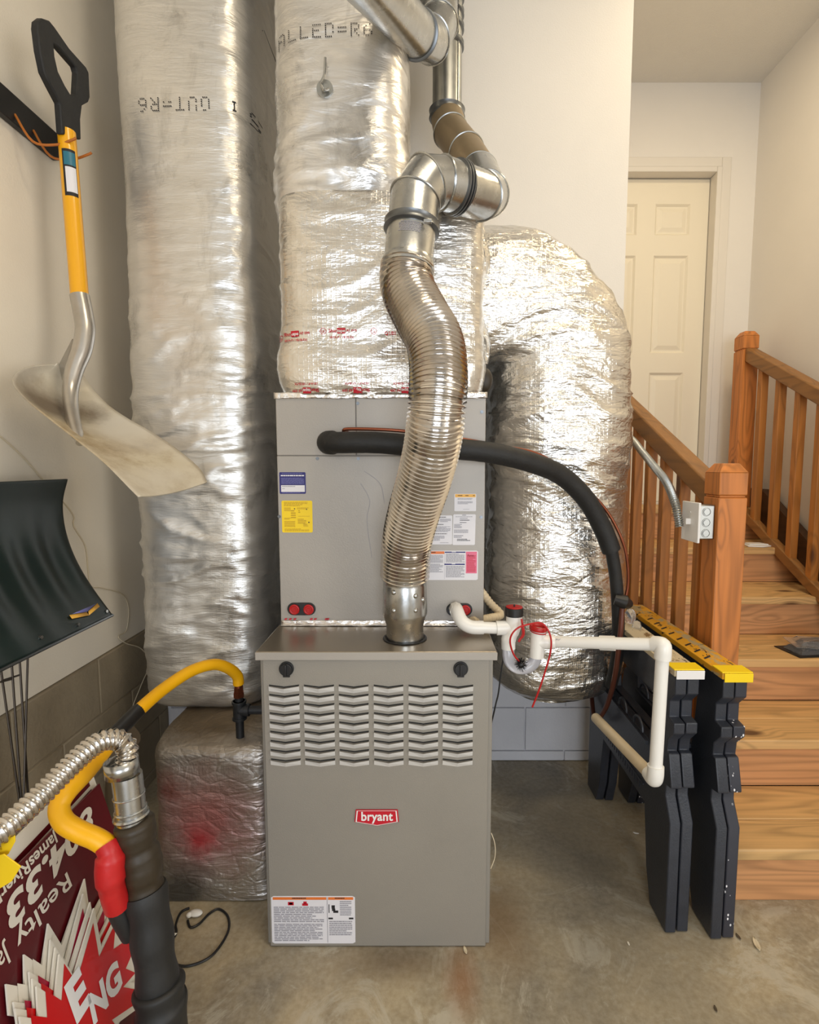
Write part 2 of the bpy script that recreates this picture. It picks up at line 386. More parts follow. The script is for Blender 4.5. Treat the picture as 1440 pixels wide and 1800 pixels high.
ORG = {}
def props(o, label=None, cat=None, group=None, kind=None):
    if label: o['label'] = label
    if cat: o['category'] = cat
    if group: o['group'] = group
    if kind: o['kind'] = kind
    return o
def thing(name, label, cat, loc, group=None):
    o = bpy.data.objects.new(name, None); COL.objects.link(o); o.location = loc; o.empty_display_size = .05
    ORG[o.name] = V(loc); return props(o, label, cat, group)
def obj(name, mb, mats, parent=None, loc=(0, 0, 0), bevel=0, sharp=40, flat=False, label=None, solid=0):
    me = bpy.data.meshes.new(name)
    bmesh.ops.recalc_face_normals(mb.bm, faces=mb.bm.faces[:]) if len(mb.bm.faces) < 60000 else None
    mb.bm.to_mesh(me); mb.bm.free()
    if not isinstance(mats, (list, tuple)): mats = [mats]
    for m in mats: me.materials.append(MT[m] if isinstance(m, str) else m)
    o = bpy.data.objects.new(name, me); COL.objects.link(o)
    org = ORG[parent.name] if parent else V(loc)
    me.transform(Matrix.Translation(-org)); ORG[o.name] = org
    if parent: o.parent = parent
    else: o.location = org
    if not flat:
        me.shade_smooth(); me.set_sharp_from_angle(angle=R(sharp))
    if solid: q = o.modifiers.new('s', 'SOLIDIFY'); q.thickness = solid; q.offset = 0
    if bevel:
        q = o.modifiers.new('b', 'BEVEL'); q.width = bevel; q.segments = 2; q.limit_method = 'ANGLE'; q.angle_limit = R(40)
    if label: o['label'] = label
    return o
def single(name, mb, mats, loc, label, cat, group=None, **k):
    o = obj(name, mb, mats, None, loc, **k); return props(o, label, cat, group)
def struct(name, mb, mats, loc=(0, 0, 0), **k): return props(obj(name, mb, mats, None, loc, **k), kind='structure')
_tc = {}
def text2d(s, off=0.0, shear=0.0, align='LEFT', spacing=1.0):
    key = (s, off, shear, align, spacing)
    if key in _tc: return _tc[key]
    cu = bpy.data.curves.new('t', 'FONT'); cu.body = s; cu.size = 1; cu.offset = off; cu.shear = shear; cu.align_x = align; cu.space_character = spacing
    cu.resolution_u = 4
    ob = bpy.data.objects.new('t', cu); COL.objects.link(ob); bpy.context.view_layer.update()
    me = bpy.data.meshes.new_from_object(ob.evaluated_get(bpy.context.evaluated_depsgraph_get()))
    vs = [(v.co.x, v.co.y) for v in me.vertices]; fs = [tuple(p.vertices) for p in me.polygons]
    bpy.data.objects.remove(ob); bpy.data.curves.remove(cu); bpy.data.meshes.remove(me)
    _tc[key] = (vs, fs); return _tc[key]
def put_text(mb, s, fn, mi=0, **k):
    vs, fs = text2d(s, **k); bv = [mb.bm.verts.new(fn(u, v)) for u, v in vs]
    for f in fs: mb.face([bv[i] for i in f], mi)
def width(s, **k):
    vs, _ = text2d(s, **k); return max(v[0] for v in vs)
FONT57 = {'A': ['01110','10001','10001','11111','10001','10001','10001'], 'L': ['10000']*6+['11111'], 'E': ['11111','10000','10000','11110','10000','10000','11111'],
 'D': ['11110','10001','10001','10001','10001','10001','11110'], '=': ['00000','00000','11111','00000','11111','00000','00000'],
 'R': ['11110','10001','10001','11110','10100','10010','10001'], '6': ['00110','01000','10000','11110','10001','10001','01110'],
 'O': ['01110','10001','10001','10001','10001','10001','01110'], 'U': ['10001']*6+['01110'], 'T': ['11111']+['00100']*6,
 'S': ['01111','10000','10000','01110','00001','00001','11110'], 'I': ['01110']+['00100']*5+['01110'], 'N': ['10001','11001','10101','10011','10001','10001','10001'], ' ': ['00000']*7}
def dots(mb, s, fn, r):
    for i, ch in enumerate(s):
        for row, line in enumerate(FONT57.get(ch, FONT57[' '])):
            for c_, b in enumerate(line):
                if b == '1' and random.random() > .06: 
                    fn(mb, i * 7.0 + c_, 6 - row, r)
BV = {}
def bvh_of(o):
    me = o.data; org = ORG[o.name]
    return BVHTree.FromPolygons([v.co + org for v in me.vertices], [tuple(p.vertices) for p in me.polygons])
def on_surf(bvh, x, z, off=.0015, y0=1.2):
    h = bvh.ray_cast(V((x, y0, z)), V((0, 1, 0)))
    return V((x, (h[0].y if h[0] else 1.6) - off, z))

# ------------------------------------------------------------------ room shell
XL, XR, YB, XC, YD, ZC, ZL = -1.15, 1.985, 2.30, .855, 3.30, 3.557, .658
YR = -3.4
m = MB(); m.box(XL - .3, XR + 1.2, YR - 1.5, YD + .3, -.1, 0); struct('floor', m, 'floor')
m = MB(); m.box(XL - .2, XR + .2, YR - .2, YD + .3, ZC, ZC + .1); struct('ceiling', m, 'ceil')
m = MB(); m.box(XL - .15, XL, YR, YB, ZL, ZC); struct('wall_left', m, 'paint_left')
def blocks(mb, fixed, a0, a1, z0, z1, axis, rows=None, off=.2, d=.012):
    z = z1; k = 0
    while z > z0 + .02:
        zb = max(z0, z - .2032); a = a0 - (off if k % 2 else 0)
        while a < a1:
            lo, hi = max(a, a0), min(a + .4, a1)
            if hi - lo > .02:
                g = .0025
                if axis == 'Y': mb.box(fixed - .12, fixed + d, lo + g, hi - g, zb + g, z - g)
                else: mb.box(lo + g, hi - g, fixed - d, fixed + .12, zb + g, z - g)
            a += .4
        z = zb; k += 1
m = MB(); m.box(XL - .15, XL + .008, YR, YB, 0, ZL - .002); struct('wall_left_base', m, 'beige_block')
m = MB(); blocks(m, XL, YR + .01, YB - .01, 0, ZL, 'Y'); struct('trim_1', m, 'beige_block', bevel=.004)
m = MB(); m.box(XL - .15, XC, YB, YB + .12, ZL, ZC); struct('wall_back', m, 'paint')
m = MB(); m.box(XL - .15, XC, YB - .001, YB + .12, 0, ZL - .002); struct('wall_back_base', m, 'blk_block')
m = MB(); blocks(m, YB, XL + .02, XC - .005, 0, ZL, 'X', off=.22); struct('trim_2', m, 'blk_block', bevel=.003)
m = MB(); m.box(XC - .12, XC, YB + .121, YD, 0, ZC); struct('wall_return', m, 'paint')
m = MB(); m.box(XR, XR + .15, -.10, YD + .1, 0, ZC); m.box(XR, XR + .15, YR, -1.35, 0, ZC); m.box(XR, XR + .15, -1.35, -.10, 2.5, ZC); struct('wall_right', m, 'paint')  # gap toward the camera is added to let the side light in
m = MB(); m.box(XL, -.95, YR - .12, YR, 0, ZC); m.box(1.75, XR, YR - .12, YR, 0, ZC); m.box(-.95, 1.75, YR - .12, YR, 2.5, ZC); struct('wall_rear', m, 'paint_rear')
# door wall with opening and door
DX0, DX1, DZ0, DZ1 = .955, 1.775, 1.095, 3.085
m = MB(); m.box(XC, DX0, YD, YD + .12, 0, ZC); m.box(DX1, XR, YD, YD + .12, 0, ZC); m.box(DX0, DX1, YD, YD + .12, DZ1, ZC); m.box(DX0, DX1, YD, YD + .12, 0, DZ0 - .01)
struct('wall_recess', m, 'paint')
m = MB()
for (a, b, c, d) in ((DX1, DX1 + .055, DZ0, DZ1 + .055), (DX0 - .055, DX0, DZ0, DZ1 + .055), (DX0, DX1, DZ1, DZ1 + .055)): m.box(a, b, YD - .014, YD - .0, c, d)
for (a, b, c, d) in ((DX1 - .03, DX1, DZ0, DZ1), (DX0, DX0 + .03, DZ0, DZ1), (DX0 + .03, DX1 - .03, DZ1 - .03, DZ1)): m.box(a, b, YD - .02, YD + .11, c, d)
struct('trim_3', m, 'trimw', bevel=.004)
d = MB(); x0, x1, z0, z1, yd = DX0 + .034, DX1 - .034, DZ0 + .012, DZ1 - .036, YD + .055
wd = x1 - x0; st = .11; pw = (wd - st * 3) / 2
xs = [0, st, st + pw, st * 2 + pw, st * 2 + pw * 2, wd]
zs = [0, .22, .80, .92, 1.50, 1.62, 1.80, z1 - z0]
def sx(i): return x0 + xs[i]
def sz(i): return z0 + zs[i]
d.box(x0, x1, yd + .03, yd + .04, z0, z1)
for i in (0, 2, 4): d.box(sx(i), sx(i + 1), yd, yd + .03, z0, z1)
for i in (1, 3):
    for j in (0, 2, 4, 6): d.box(sx(i), sx(i + 1), yd, yd + .03, sz(j), sz(j + 1))
    for j in (1, 3, 5):
        a, b, c, e = sx(i), sx(i + 1), sz(j), sz(j + 1)
        q = [(a, c), (b, c), (b, e), (a, e)]
        def lev(k, y): return [d.bm.verts.new((px + (k if px == a else -k), y, pz + (k if pz == c else -k))) for px, pz in q]
        L = [lev(0, yd), lev(.012, yd + .012), lev(.02, yd + .012), lev(.045, yd + .003)]
        for u in range(3):
            for t in range(4): d.face([L[u][t], L[u][(t + 1) % 4], L[u + 1][(t + 1) % 4], L[u + 1][t]])
        d.face(L[3])
dr = props(obj('door_1', d, 'ivory', bevel=0, flat=True), kind='structure')
m = MB(); m.box(DX0 + .03, DX1 - .03, YD + .10, YD + .11, DZ0, DZ1 - .03); struct('trim_4', m, 'seal')
m = MB(); m.box(DX0, DX1, YD - .03, YD + .11, DZ0 - .01, DZ0 + .010); struct('trim_5', m, 'trimw')
h = MB(); h.sphere((x0 + .07, yd - .045, z0 + .92), .027); h.cyl((x0 + .07, yd - .03, z0 + .92), (x0 + .07, yd, z0 + .92), .012)
hh = obj('door_handle', h, 'galv', dr)

# ------------------------------------------------------------------ stairs
SX0, SX1 = 1.018, XR - .012; RISE, RUN, SY = .1825, .30, 1.52
st = thing('staircase', 'pine plank staircase climbing to the ivory door', 'stairs', (1.5, SY, 0))
for i in range(6):
    zt = RISE * (i + 1); y0 = SY + RUN * i
    m = MB(); m.box(SX0 if i else .955, SX1, y0, y0 + .02, zt - RISE, zt - .037); obj('riser', m, 'riserwood', st, bevel=.002)
    if i < 5:
        for k in range(2):
            m = MB(); ya = y0 - .022 + k * (.163 if i else .140); m.box(SX0 if (i or k) else .950, SX1, ya, ya + ((.160 if k == 0 else .159) if i else (.138 if k == 0 else .182)), zt - .036, zt); obj('tread', m, 'treadwood', st, bevel=.005)
ly = SY + RUN * 5
for k in range(2):
    m = MB(); ya = ly - .022 + k * .15; m.box(SX0, SX1, ya, min(ya + .147, YD - .032), RISE * 6 - .036, RISE * 6 - .002); obj('landing_board', m, 'treadwood', st, bevel=.005)
def slab(xa, xb, pts): 
    mb = MB(); mb.prism([(xa, y, z) for y, z in pts], (xb - xa, 0, 0)); return mb
obj('stringer', slab(.984, 1.016, [(1.74, 0), (1.74, .26), (3.0, 1.04), (3.25, 1.04), (3.25, 0)]), 'riserwood', st)
obj('stringer', slab(1.925, 1.970, [(1.50, .01), (1.50, .26), (2.99, 1.20), (3.25, 1.20), (3.25, 1.1), (2.9, .95), (1.75, .05)]), 'darkwood', st)

def newel(parent, x0, x1, y0, y1, z0, z1):
    m = MB(); c = .018; zc = z1 - .028; g = zc - .075
    m.box(x0, x1, y0, y1, z0, g - .004); m.box(x0 + .004, x1 - .004, y0 + .004, y1 - .004, g - .004, g + .004); m.box(x0, x1, y0, y1, g + .004, zc)
    a = [m.bm.verts.new(p) for p in ((x0, y0, zc), (x1, y0, zc), (x1, y1, zc), (x0, y1, zc))]
    b = [m.bm.verts.new(p) for p in ((x0 + c, y0 + c, z1), (x1 - c, y0 + c, z1), (x1 - c, y1 - c, z1), (x0 + c, y1 - c, z1))]
    for i in range(4): m.face([a[i], a[(i + 1) % 4], b[(i + 1) % 4], b[i]])
    m.face(b)
    return obj('newel_post', m, 'postwood', parent, bevel=.003)
def beam(mb, xa, xb, y0, zt0, y1, zt1, h): mb.prism([(xa, y0, zt0 - h), (xa, y1, zt1 - h), (xa, y1, zt1), (xa, y0, zt0)], (xb - xa, 0, 0)); return mb
lr = thing('stair_railing', 'pine stair railing with capped newel post and electrical box, left of the steps', 'railing', (.97, 1.66, 0))
newel(lr, .926, 1.015, 1.64, 1.729, 0, 1.345)
def lz(y): return 1.284 + (y - 1.71) * .468
obj('handrail', beam(MB(), .935, .995, 1.730, lz(1.711), 2.95, lz(2.95), .082), 'railwood', lr, bevel=.006)
balu = None
for i, (yb) in enumerate((1.80, 1.94, 2.08, 2.22, 2.36, 2.50, 2.64)):
    m = MB(); zb = max(0.25, (yb - 1.52) * .61 + .02); zt = lz(yb) - .0825
    m.box(.944, .982, yb - .019, yb + .019, zb - .13, zt - .0); obj('baluster', m, 'balwood', lr, bevel=.003)
rr_ = thing('stair_railing', 'pine stair railing beside the right-hand wall, tall far newel post', 'railing', (1.85, 3.0, 0))
newel(rr_, 1.80, 1.889, 3.025, 3.115, 1.095, 2.085)
def rz(y): return 1.985 + (y - 3.02) * .53
def rb(y): return 1.085 + (y - 3.02) * .53
obj('handrail', beam(MB(), 1.812, 1.877, 1.75, rz(1.75), 3.024, rz(3.024), .075), 'railwood', rr_, bevel=.006)
obj('bottom_rail', beam(MB(), 1.825, 1.865, 1.75, rb(1.75) + .02, 3.024, rb(3.024) + .02, .06), 'railwood', rr_, bevel=.005)
for i in range(9):
    y = 2.905 - .148 * i
    m = MB(); m.box(1.827, 1.865, y - .019, y + .019, rb(y) + .02 - .018, rz(y) - .066); obj('baluster', m, 'balwood', rr_, bevel=.003)

# electrical box on the newel post
eb = thing('electrical_box', 'galvanized electrical box with white switch plate on the newel post', 'electrical box', (.90, 1.68, 1.2))
zb0, zb1 = 1.105, 1.215
m = MB(); m.box(.866, .925, 1.655, 1.705, zb0, zb1); body = obj('box_body', m, 'galv_dull', eb, bevel=.004)
for k in range(3): 
    m = MB(); c = (.898, 1.6545, zb0 + .020 + k * .034); m.ring(c, (0, 1, 0), .0125, .0014, 24, 6); m.cyl((c[0], 1.6545, c[2]), (c[0], 1.6525, c[2]), .0095); obj('knockout', m, 'galv_dull', body)
m = MB(); m.box(.860, .8675, 1.63, 1.735, zb0 - .008, zb1 + .008); pl = obj('cover_plate', m, 'white', eb, bevel=.002)
m = MB(); m.box(.845, .860, 1.676, 1.684, 1.152, 1.170); m.cyl((.8585, 1.68, 1.19), (.8605, 1.68, 1.19), .003); obj('toggle', m, 'white', pl)
def corrug(p, r, amp, pitch, seg=18, sub=5, phase=0, mi=0, mb=None, helix=False, rfn=None):
    p = smooth(p, 14); L = [0]
    for i in range(1, len(p)): L.append(L[-1] + (p[i] - p[i - 1]).length)
    n = int(L[-1] / pitch * sub); pts = []; rad = []; j = 0
    for k in range(n + 1):
        s = L[-1] * k / n
        while j < len(L) - 2 and L[j + 1] < s: j += 1
        t = (s - L[j]) / max(1e-9, L[j + 1] - L[j]); pts.append(p[j].lerp(p[j + 1], t))
        base = r if rfn is None else rfn(k / n)
        rad.append(base + amp * math.cos(2 * math.pi * k / sub))
    # smooth the centreline jitter
    mb = mb or MB(); mb.tube(pts, rad, seg, mi); return mb
cm = corrug([W(1195, 926, 1.70), W(1187, 885, 1.72), W(1172, 848, 1.80), W(1150, 820, 1.92), W(1128, 793, 2.07), W(1108, 770, 2.25), V((.895, 2.5, 1.50))], .0125, .0018, .0075, 14)
single('flexible_conduit', cm, 'galv_dull', W(1195, 926, 1.70), 'thin grey flexible metal conduit running under the stair handrail into the electrical box', 'conduit')
# white plate and packages on the treads
m = MB(); a = V((1.70, 2.72, .9135))
m.prism([a + V((0, 0, 0)), a + V((.07, -.02, 0)), a + V((.15, .02, 0)), a + V((.13, .10, 0)), a + V((.02, .09, 0))], (0, 0, .006)); m.prism([a + V((.02, .02, .006)), a + V((.12, .02, .006)), a + V((.11, .08, .006)), a + V((.03, .08, .006))], (0, 0, .006))
single('plastic_scrap', m, 'white', a, 'small flat white plastic piece lying on an upper stair tread', 'plastic scrap', bevel=.002)
for j, (xx, yy, zz, rz_, lab) in enumerate(((1.66, 2.19, .549, .1, 'clear plastic clamshell package with black tray, lowest of the pair on the stair tread'), (1.70, 2.20, .574, -.25, 'clear plastic clamshell package lying on top of another on the stair tread'))):
    t = thing('plastic_package', lab, 'package', (xx, yy, zz), 'plastic packages on the stair tread')
    m = MB(); M_ = Matrix.Translation((xx, yy, zz)) @ Matrix.Rotation(rz_, 4, 'Z')
    P = lambda x, y, z: M_ @ V((x, y, z))
    base = [P(-.11, -.07, 0), P(.13, -.07, 0), P(.13, .07, 0), P(-.11, .07, 0)]; m.prism(base, (0, 0, .003), 1)
    low = [(-.085, -.05), (.105, -.05), (.105, .05), (-.085, .05)]; hi = [(-.07, -.035), (.09, -.035), (.09, .035), (-.07, .035)]
    a = [m.bm.verts.new(P(x, y, .003)) for x, y in low]; b = [m.bm.verts.new(P(x, y, .022)) for x, y in hi]
    for i in range(4): m.face([a[i], a[(i + 1) % 4], b[(i + 1) % 4], b[i]])
    m.face(b); obj('clear_shell', m, ['clam', 'black' if j == 0 else 'clam'], t, flat=True)
    m = MB(); m.tube([P(-.05, -.02, .006), P(0, .01, .014), P(.06, -.01, .008)], .006, 8); m.box(xx - .03, xx + .03, yy - .012, yy + .012, zz + .004, zz + .012); obj('tool', m, 'galv' if j else 'black', t)

# ------------------------------------------------------------------ insulated ducts
def fold(p, k=1.0, sx_=3.0, sz_=13.0):
    q = V((p.x * sx_, p.y * sx_, p.z * sz_ + 1.5 * noise.noise(p * 3)))
    a = 1 - abs(noise.noise(q)) * 2.0
    b = 1 - abs(noise.noise(V((p.x * 7, p.y * 7, p.z * 30)) + V((9, 4, 2)))) * 2
    return k * (.010 * max(0, a) ** 3 + .004 * max(0, b) ** 2 + .012 * noise.noise(p * 4.5) + .0025 * noise.noise(p * 28))
def duct(path, axes, a, b, e, res=.011, amp=1.0, mod=None, nper=None, caps=True, clampY=None, fsx=3, fsz=13, calm=None):
    """path: centres; axes: (n, bn) vectors; superellipse section"""
    mb = MB(); per = nper or int(2 * math.pi * max(a, b) / res)
    rows = []
    for i, c in enumerate(path):
        n, bn = axes[i]; row = []; t = i / (len(path) - 1)
        k = mod(t, c) if mod else 1
        for j in range(per):
            th = 2 * math.pi * j / per; cs, sn = math.cos(th), math.sin(th)
            rad = 1 / ((abs(cs) ** e + abs(sn) ** e) ** (1 / e))
            d = n * (a * cs) + bn * (b * sn); p0 = c + d * rad * k
            nn = (n * (cs / a) + bn * (sn / b)).normalized()
            dd = fold(p0, amp * (1 if not calm else calm(p0)), fsx, fsz) if amp else 0
            p = p0 + nn * dd
            if clampY and p.y > clampY: p.y = clampY
            row.append(p)
        rows.append(row)
    vs = mb.grid(rows, 0, True)
    if caps: mb.face(vs[0]); mb.face(vs[-1][::-1])
    return mb
def vert(x, y, z0, z1, res): n = int((z1 - z0) / res); return [V((x, y, z0 + (z1 - z0) * i / n)) for i in range(n + 1)]
X_, Y_, Z_ = V((1, 0, 0)), V((0, 1, 0)), V((0, 0, 1))
# tall left duct
ld = thing('insulated_duct', 'tall foil-wrapped round duct beside the left wall, marked R6', 'duct', (-.70, 2.0, .50))
p = vert(-.762, 2.005, .502, ZC - .003, .010)
mb = duct(p, [(X_, Y_)] * len(p), 0.226, .25, 4.2, .010, .75, mod=lambda t, c: (1 + .012 * math.sin(c.z * 5)) * (1 - .10 * max(0, 1 - (c.z - .50) / .06) ** 2), clampY=2.29, calm=lambda p: min(1, .18 + .82 * max(0, min(1, (2.25 - p.z) / .8)) + (.5 if p.x > -.62 else 0)))
ldw = obj('foil_wrap', mb, 'foil_l', ld, sharp=80)
# main plenum
sp = thing('supply_plenum', 'foil-wrapped supply plenum and trunk duct rising from the coil cabinet', 'duct', (-.12, 1.8, 1.545))
p = vert(-.118, 1.825, 1.546, 2.115, .008)
def pm(t, c): return 1 + .035 * math.exp(-((c.z - 1.63) / .05) ** 2) - .02 * math.exp(-((c.z - 1.546) / .02) ** 2) - .02 * max(0, (c.z - 2.07) / .05) ** 2
mb = duct(p, [(X_, Y_)] * len(p), .308, .255, 7, .009, .45, mod=pm)
spw = obj('foil_wrap', mb, 'foil_m', sp, sharp=80)
p = vert(-.238, 1.815, 2.085, ZC - .003, .009)
mb = duct(p, [(X_, Y_)] * len(p), .200, .225, 3.6, .009, .8, mod=lambda t, c: 1 + .05 * math.exp(-((c.z - 2.2) / .09) ** 2) - .02 * math.exp(-((c.z - 2.085) / .02) ** 2), calm=lambda p: .35 + .65 * max(0, min(1, (2.6 - p.z) / .5)))
spu = obj('trunk_wrap', mb, 'foil_u', sp, sharp=80)
# right duct with elbow
rd = thing('insulated_duct', 'fat foil-wrapped elbow duct turning down the white wall right of the cabinet', 'duct', (.50, 2.02, .44))
path = []; ax = []
cx_, cz_, rr0 = .245, 1.665, .262
n1 = 34
for i in range(n1): 
    t = i / n1; path.append(V((-.02 + (.245 + .02) * t, 2.02, cz_ + rr0))); ax.append((Z_, Y_))
for i in range(60):
    th = math.pi / 2 * i / 59; dirn = V((math.sin(th), 0, math.cos(th))); path.append(V((cx_, 2.02, cz_)) + dirn * rr0); ax.append((dirn, Y_))
zz = cz_
while zz > .47: zz -= .0095; path.append(V((cx_ + rr0 + .0 * (zz < 1), 2.02, zz))); ax.append((X_, Y_))
nT = len(path)
def rm(t, c):
    k = 1 + .018 * math.sin(c.z * 9 + 1)
    if c.x > .4 and c.z < .62: u = (.62 - c.z) / .165; k *= math.sqrt(max(.30, 1 - min(u, 1) ** 2.6))
    return k
mb = duct(path, ax, .246, .248, 2.7, .010, .95, mod=rm, clampY=2.286, nper=165)
rdw = obj('foil_wrap', mb, 'foil_r', rd, sharp=80)
# crumpled tape where elbow meets the plenum
m = MB(); P = []
for i in range(40):
    row = []
    for j in range(24):
        u, v = i / 39, j / 23; row.append(W(792 + 62 * v + 8 * math.sin(u * 9), 420 + 220 * u, 1.60 + .10 * v + .012 * math.sin(v * 26 + 2 * math.sin(u * 4)) + .006 * noise.noise(V((u * 6, v * 20, 0)))))
    P.append(row)
m.grid(P); obj('crumpled_tape', m, 'foil_r', sp, solid=.002)
# dark ball standing in for the shade in the cavity behind the crumpled foil
m = MB(); m.sphere(W(853, 668, 1.70), .03, (.8, .6, 1.25)); obj('cavity_shade', m, 'wrapbr', rd)
# lower box
bx = thing('foil_plenum_box', 'low dirty foil-wrapped return box on the floor, red paint smears on its front', 'duct', (-.64, 1.85, 0))
def boxwrap(x0, x1, y0, y1, z0, z1, rad=.035):
    n = int((z1 - z0) / .01); c = V(((x0 + x1) / 2, (y0 + y1) / 2, 0)); P = []; A = []
    for i in range(n + 1): P.append(c + V((0, 0, z0 + (z1 - z0) * i / n))); A.append((X_, Y_))
    return P, A, (x1 - x0) / 2, (y1 - y0) / 2
P, A, a, b = boxwrap(-.825, -.448, 1.515, 2.27, .004, .495)
mb = duct(P, A, a, b, 9, .010, .45, clampY=2.285, mod=lambda t, c: 1 - .05 * max(0, (c.z - .46) / .035) ** 2)
obj('foil_wrap', mb, 'foil_b', bx, sharp=80)
# screw and wire pull on the trunk duct, ink on the ducts
bvu, bvl, bvp = bvh_of(spu), bvh_of(ldw), bvh_of(spw)
def dot_on(bv, org, dx, dz):
    def f(mb, u, v, r):
        x = org[0] + u * dx[0] + v * dz[0]; z = org[1] + u * dx[1] + v * dz[1]
        P = [on_surf(bv, x + r * math.cos(k * math.pi / 3), z + r * math.sin(k * math.pi / 3), .0022) for k in range(6)]
        mb.poly(P)
    return f
m = MB(); o1 = W(455, 68, 1.60)
dots(m, 'TALLED=R6', dot_on(bvu, (o1.x + .012, o1.z - .012), (.0051, .0002), (0, .0052)), .0019); obj('ink_lettering', m, 'inkd', sp, flat=True)
m = MB(); o1 = W(368, 178, 1.76)
dots(m, 'OUT=R6', dot_on(bvl, (o1.x, o1.z + .008), (-.0056, -.0001), (0, -.0060)), .0022)
obj('ink_lettering', m, 'inkd', ld, flat=True); m = MB(); dots(m, 'S', dot_on(bvl, (W(436, 176, 1.76).x, o1.z + .008), (-.0030, 0), (0, -.0060)), .0022); obj('ink_lettering', m, 'inkd', ld, flat=True); m = MB(); dots(m, 'I', dot_on(bvl, (W(412, 176, 1.76).x, o1.z + .008), (-.0030, 0), (0, -.0040)), .0022); obj('ink_lettering', m, 'inkd', ld, flat=True)
c = W(570, 152, 1.575)
m = MB(); cs = on_surf(bvu, c.x, c.z, 0); m.cyl(cs + V((0, .004, 0)), cs + V((0, -.006, 0)), .023, 24); m.cyl(cs + V((0, -.006, 0)), cs + V((0, -.012, 0)), .010, 6); wsh = obj('washer', m, 'galv_dull', sp)
m = MB(); m.tube(smooth([cs + V((.012, -.012, -.006)), cs + V((0, -.02, -.014)), cs + V((-.008, -.018, .004)), cs + V((.002, -.016, .03)), cs + V((.004, -.012, .075))], 5), .0035, 8); obj('hook', m, 'galv', wsh)
# printed tape
def ul(mb, cx, cz, r, bv):
    for k in range(24):
        a0, a1 = 2 * math.pi * k / 24, 2 * math.pi * (k + 1) / 24
        mb.poly([on_surf(bv, cx + math.cos(a) * q, cz + math.sin(a) * q, .0025) for a, q in ((a0, r), (a1, r), (a1, r * .86), (a0, r * .86))])
    put_text(mb, 'UL', lambda u, v: on_surf(bv, cx - r * .55 + u * r * .95, cz - r * .45 + v * r * 1.1, .0025), off=.01)
def tape_print(mb, px, py, flip=1, sc_=1.0):
    o = W(px, py, 1.565); s = .0128 * sc_ * (1 if flip > 0 else -1)
    f = lambda du, dv, k=1: (lambda u, v: on_surf(bvp, o.x + s * (du + u * k), o.z + s * (dv + v * k), .0026))
    put_text(mb, 'Shur', f(0, 0), off=.02)
    w_ = width('Shur', off=.02)
    def rect(u0, v0, u1, v1, mi):
        n = 10
        for i in range(n):
            a0, a1 = u0 + (u1 - u0) * i / n, u0 + (u1 - u0) * (i + 1) / n
            q = [(a0, v0), (a1, v0), (a1, v1), (a0, v1)]
            mb.poly([on_surf(bvp, o.x + s * a, o.z + s * b, .0018) for a, b in q], mi)
    rect(w_ + .02, -.3, w_ + .16 + width('tape', off=.02), .95, 0)
    put_text(mb, 'tape', f(w_ + .08, 0), mi=1, off=.02)
    put_text(mb, 'AF 099', f(w_ + .35 + width('tape', off=.02), .1, .8), off=.01)
    put_text(mb, '181A-P / 181B-FX', f(.1, -1.35, .75), off=.01)
for (px, py, fl) in ((495, 588, 1), (578, 584, 1), (560, 683, -1), (650, 683, -1), (735, 683, -1)):
    m = MB(); tape_print(m, px, py, fl); obj('tape_print', m, ['redp', 'white'], sp, flat=True, label='red lettering printed on the foil tape')
for px, py in ((487, 590), (568, 582), (657, 582), (632, 688), (720, 688)):
    m = MB(); q = W(px, py, 1.565); ul(m, q.x, q.z, .0090, bvp); obj('tape_emblem', m, 'redp', sp, flat=True, label='round red mark printed on the foil tape')
m = MB(); q = W(676, 588, 1.565); put_text(m, 'Q1/01', lambda u, v: on_surf(bvp, q.x + .013 * u, q.z + .013 * v, .0026), off=.02); obj('tape_print', m, 'redp', sp, flat=True, label='red date code on the foil tape')

# ------------------------------------------------------------------ furnace
FX0, FX1, FY0, FY1, FZ = -.430, .193, 1.36, 2.08, .832
fu = thing('furnace', 'waist-high grey gas furnace with louvred front and red name badge', 'furnace', (-.12, 1.7, 0))
m = MB(); m.box(FX0, FX1, FY0 + .012, FY1, .0, FZ); obj('cabinet', m, 'cab', fu, bevel=.003)
# lid with lip
m = MB(); m.box(FX0 - .006, FX1 + .008, FY0 - .006, FY1 + .002, FZ + .001, FZ + .019); obj('lid', m, ['lid'], fu, bevel=.003)
m = MB(); m.box(FX0 - .0065, FX1 + .0085, FY0 - .0085, FY0 - .0062, FZ - .004, FZ + .0175); obj('lid_lip', m, ['cab2'], fu, bevel=.001)
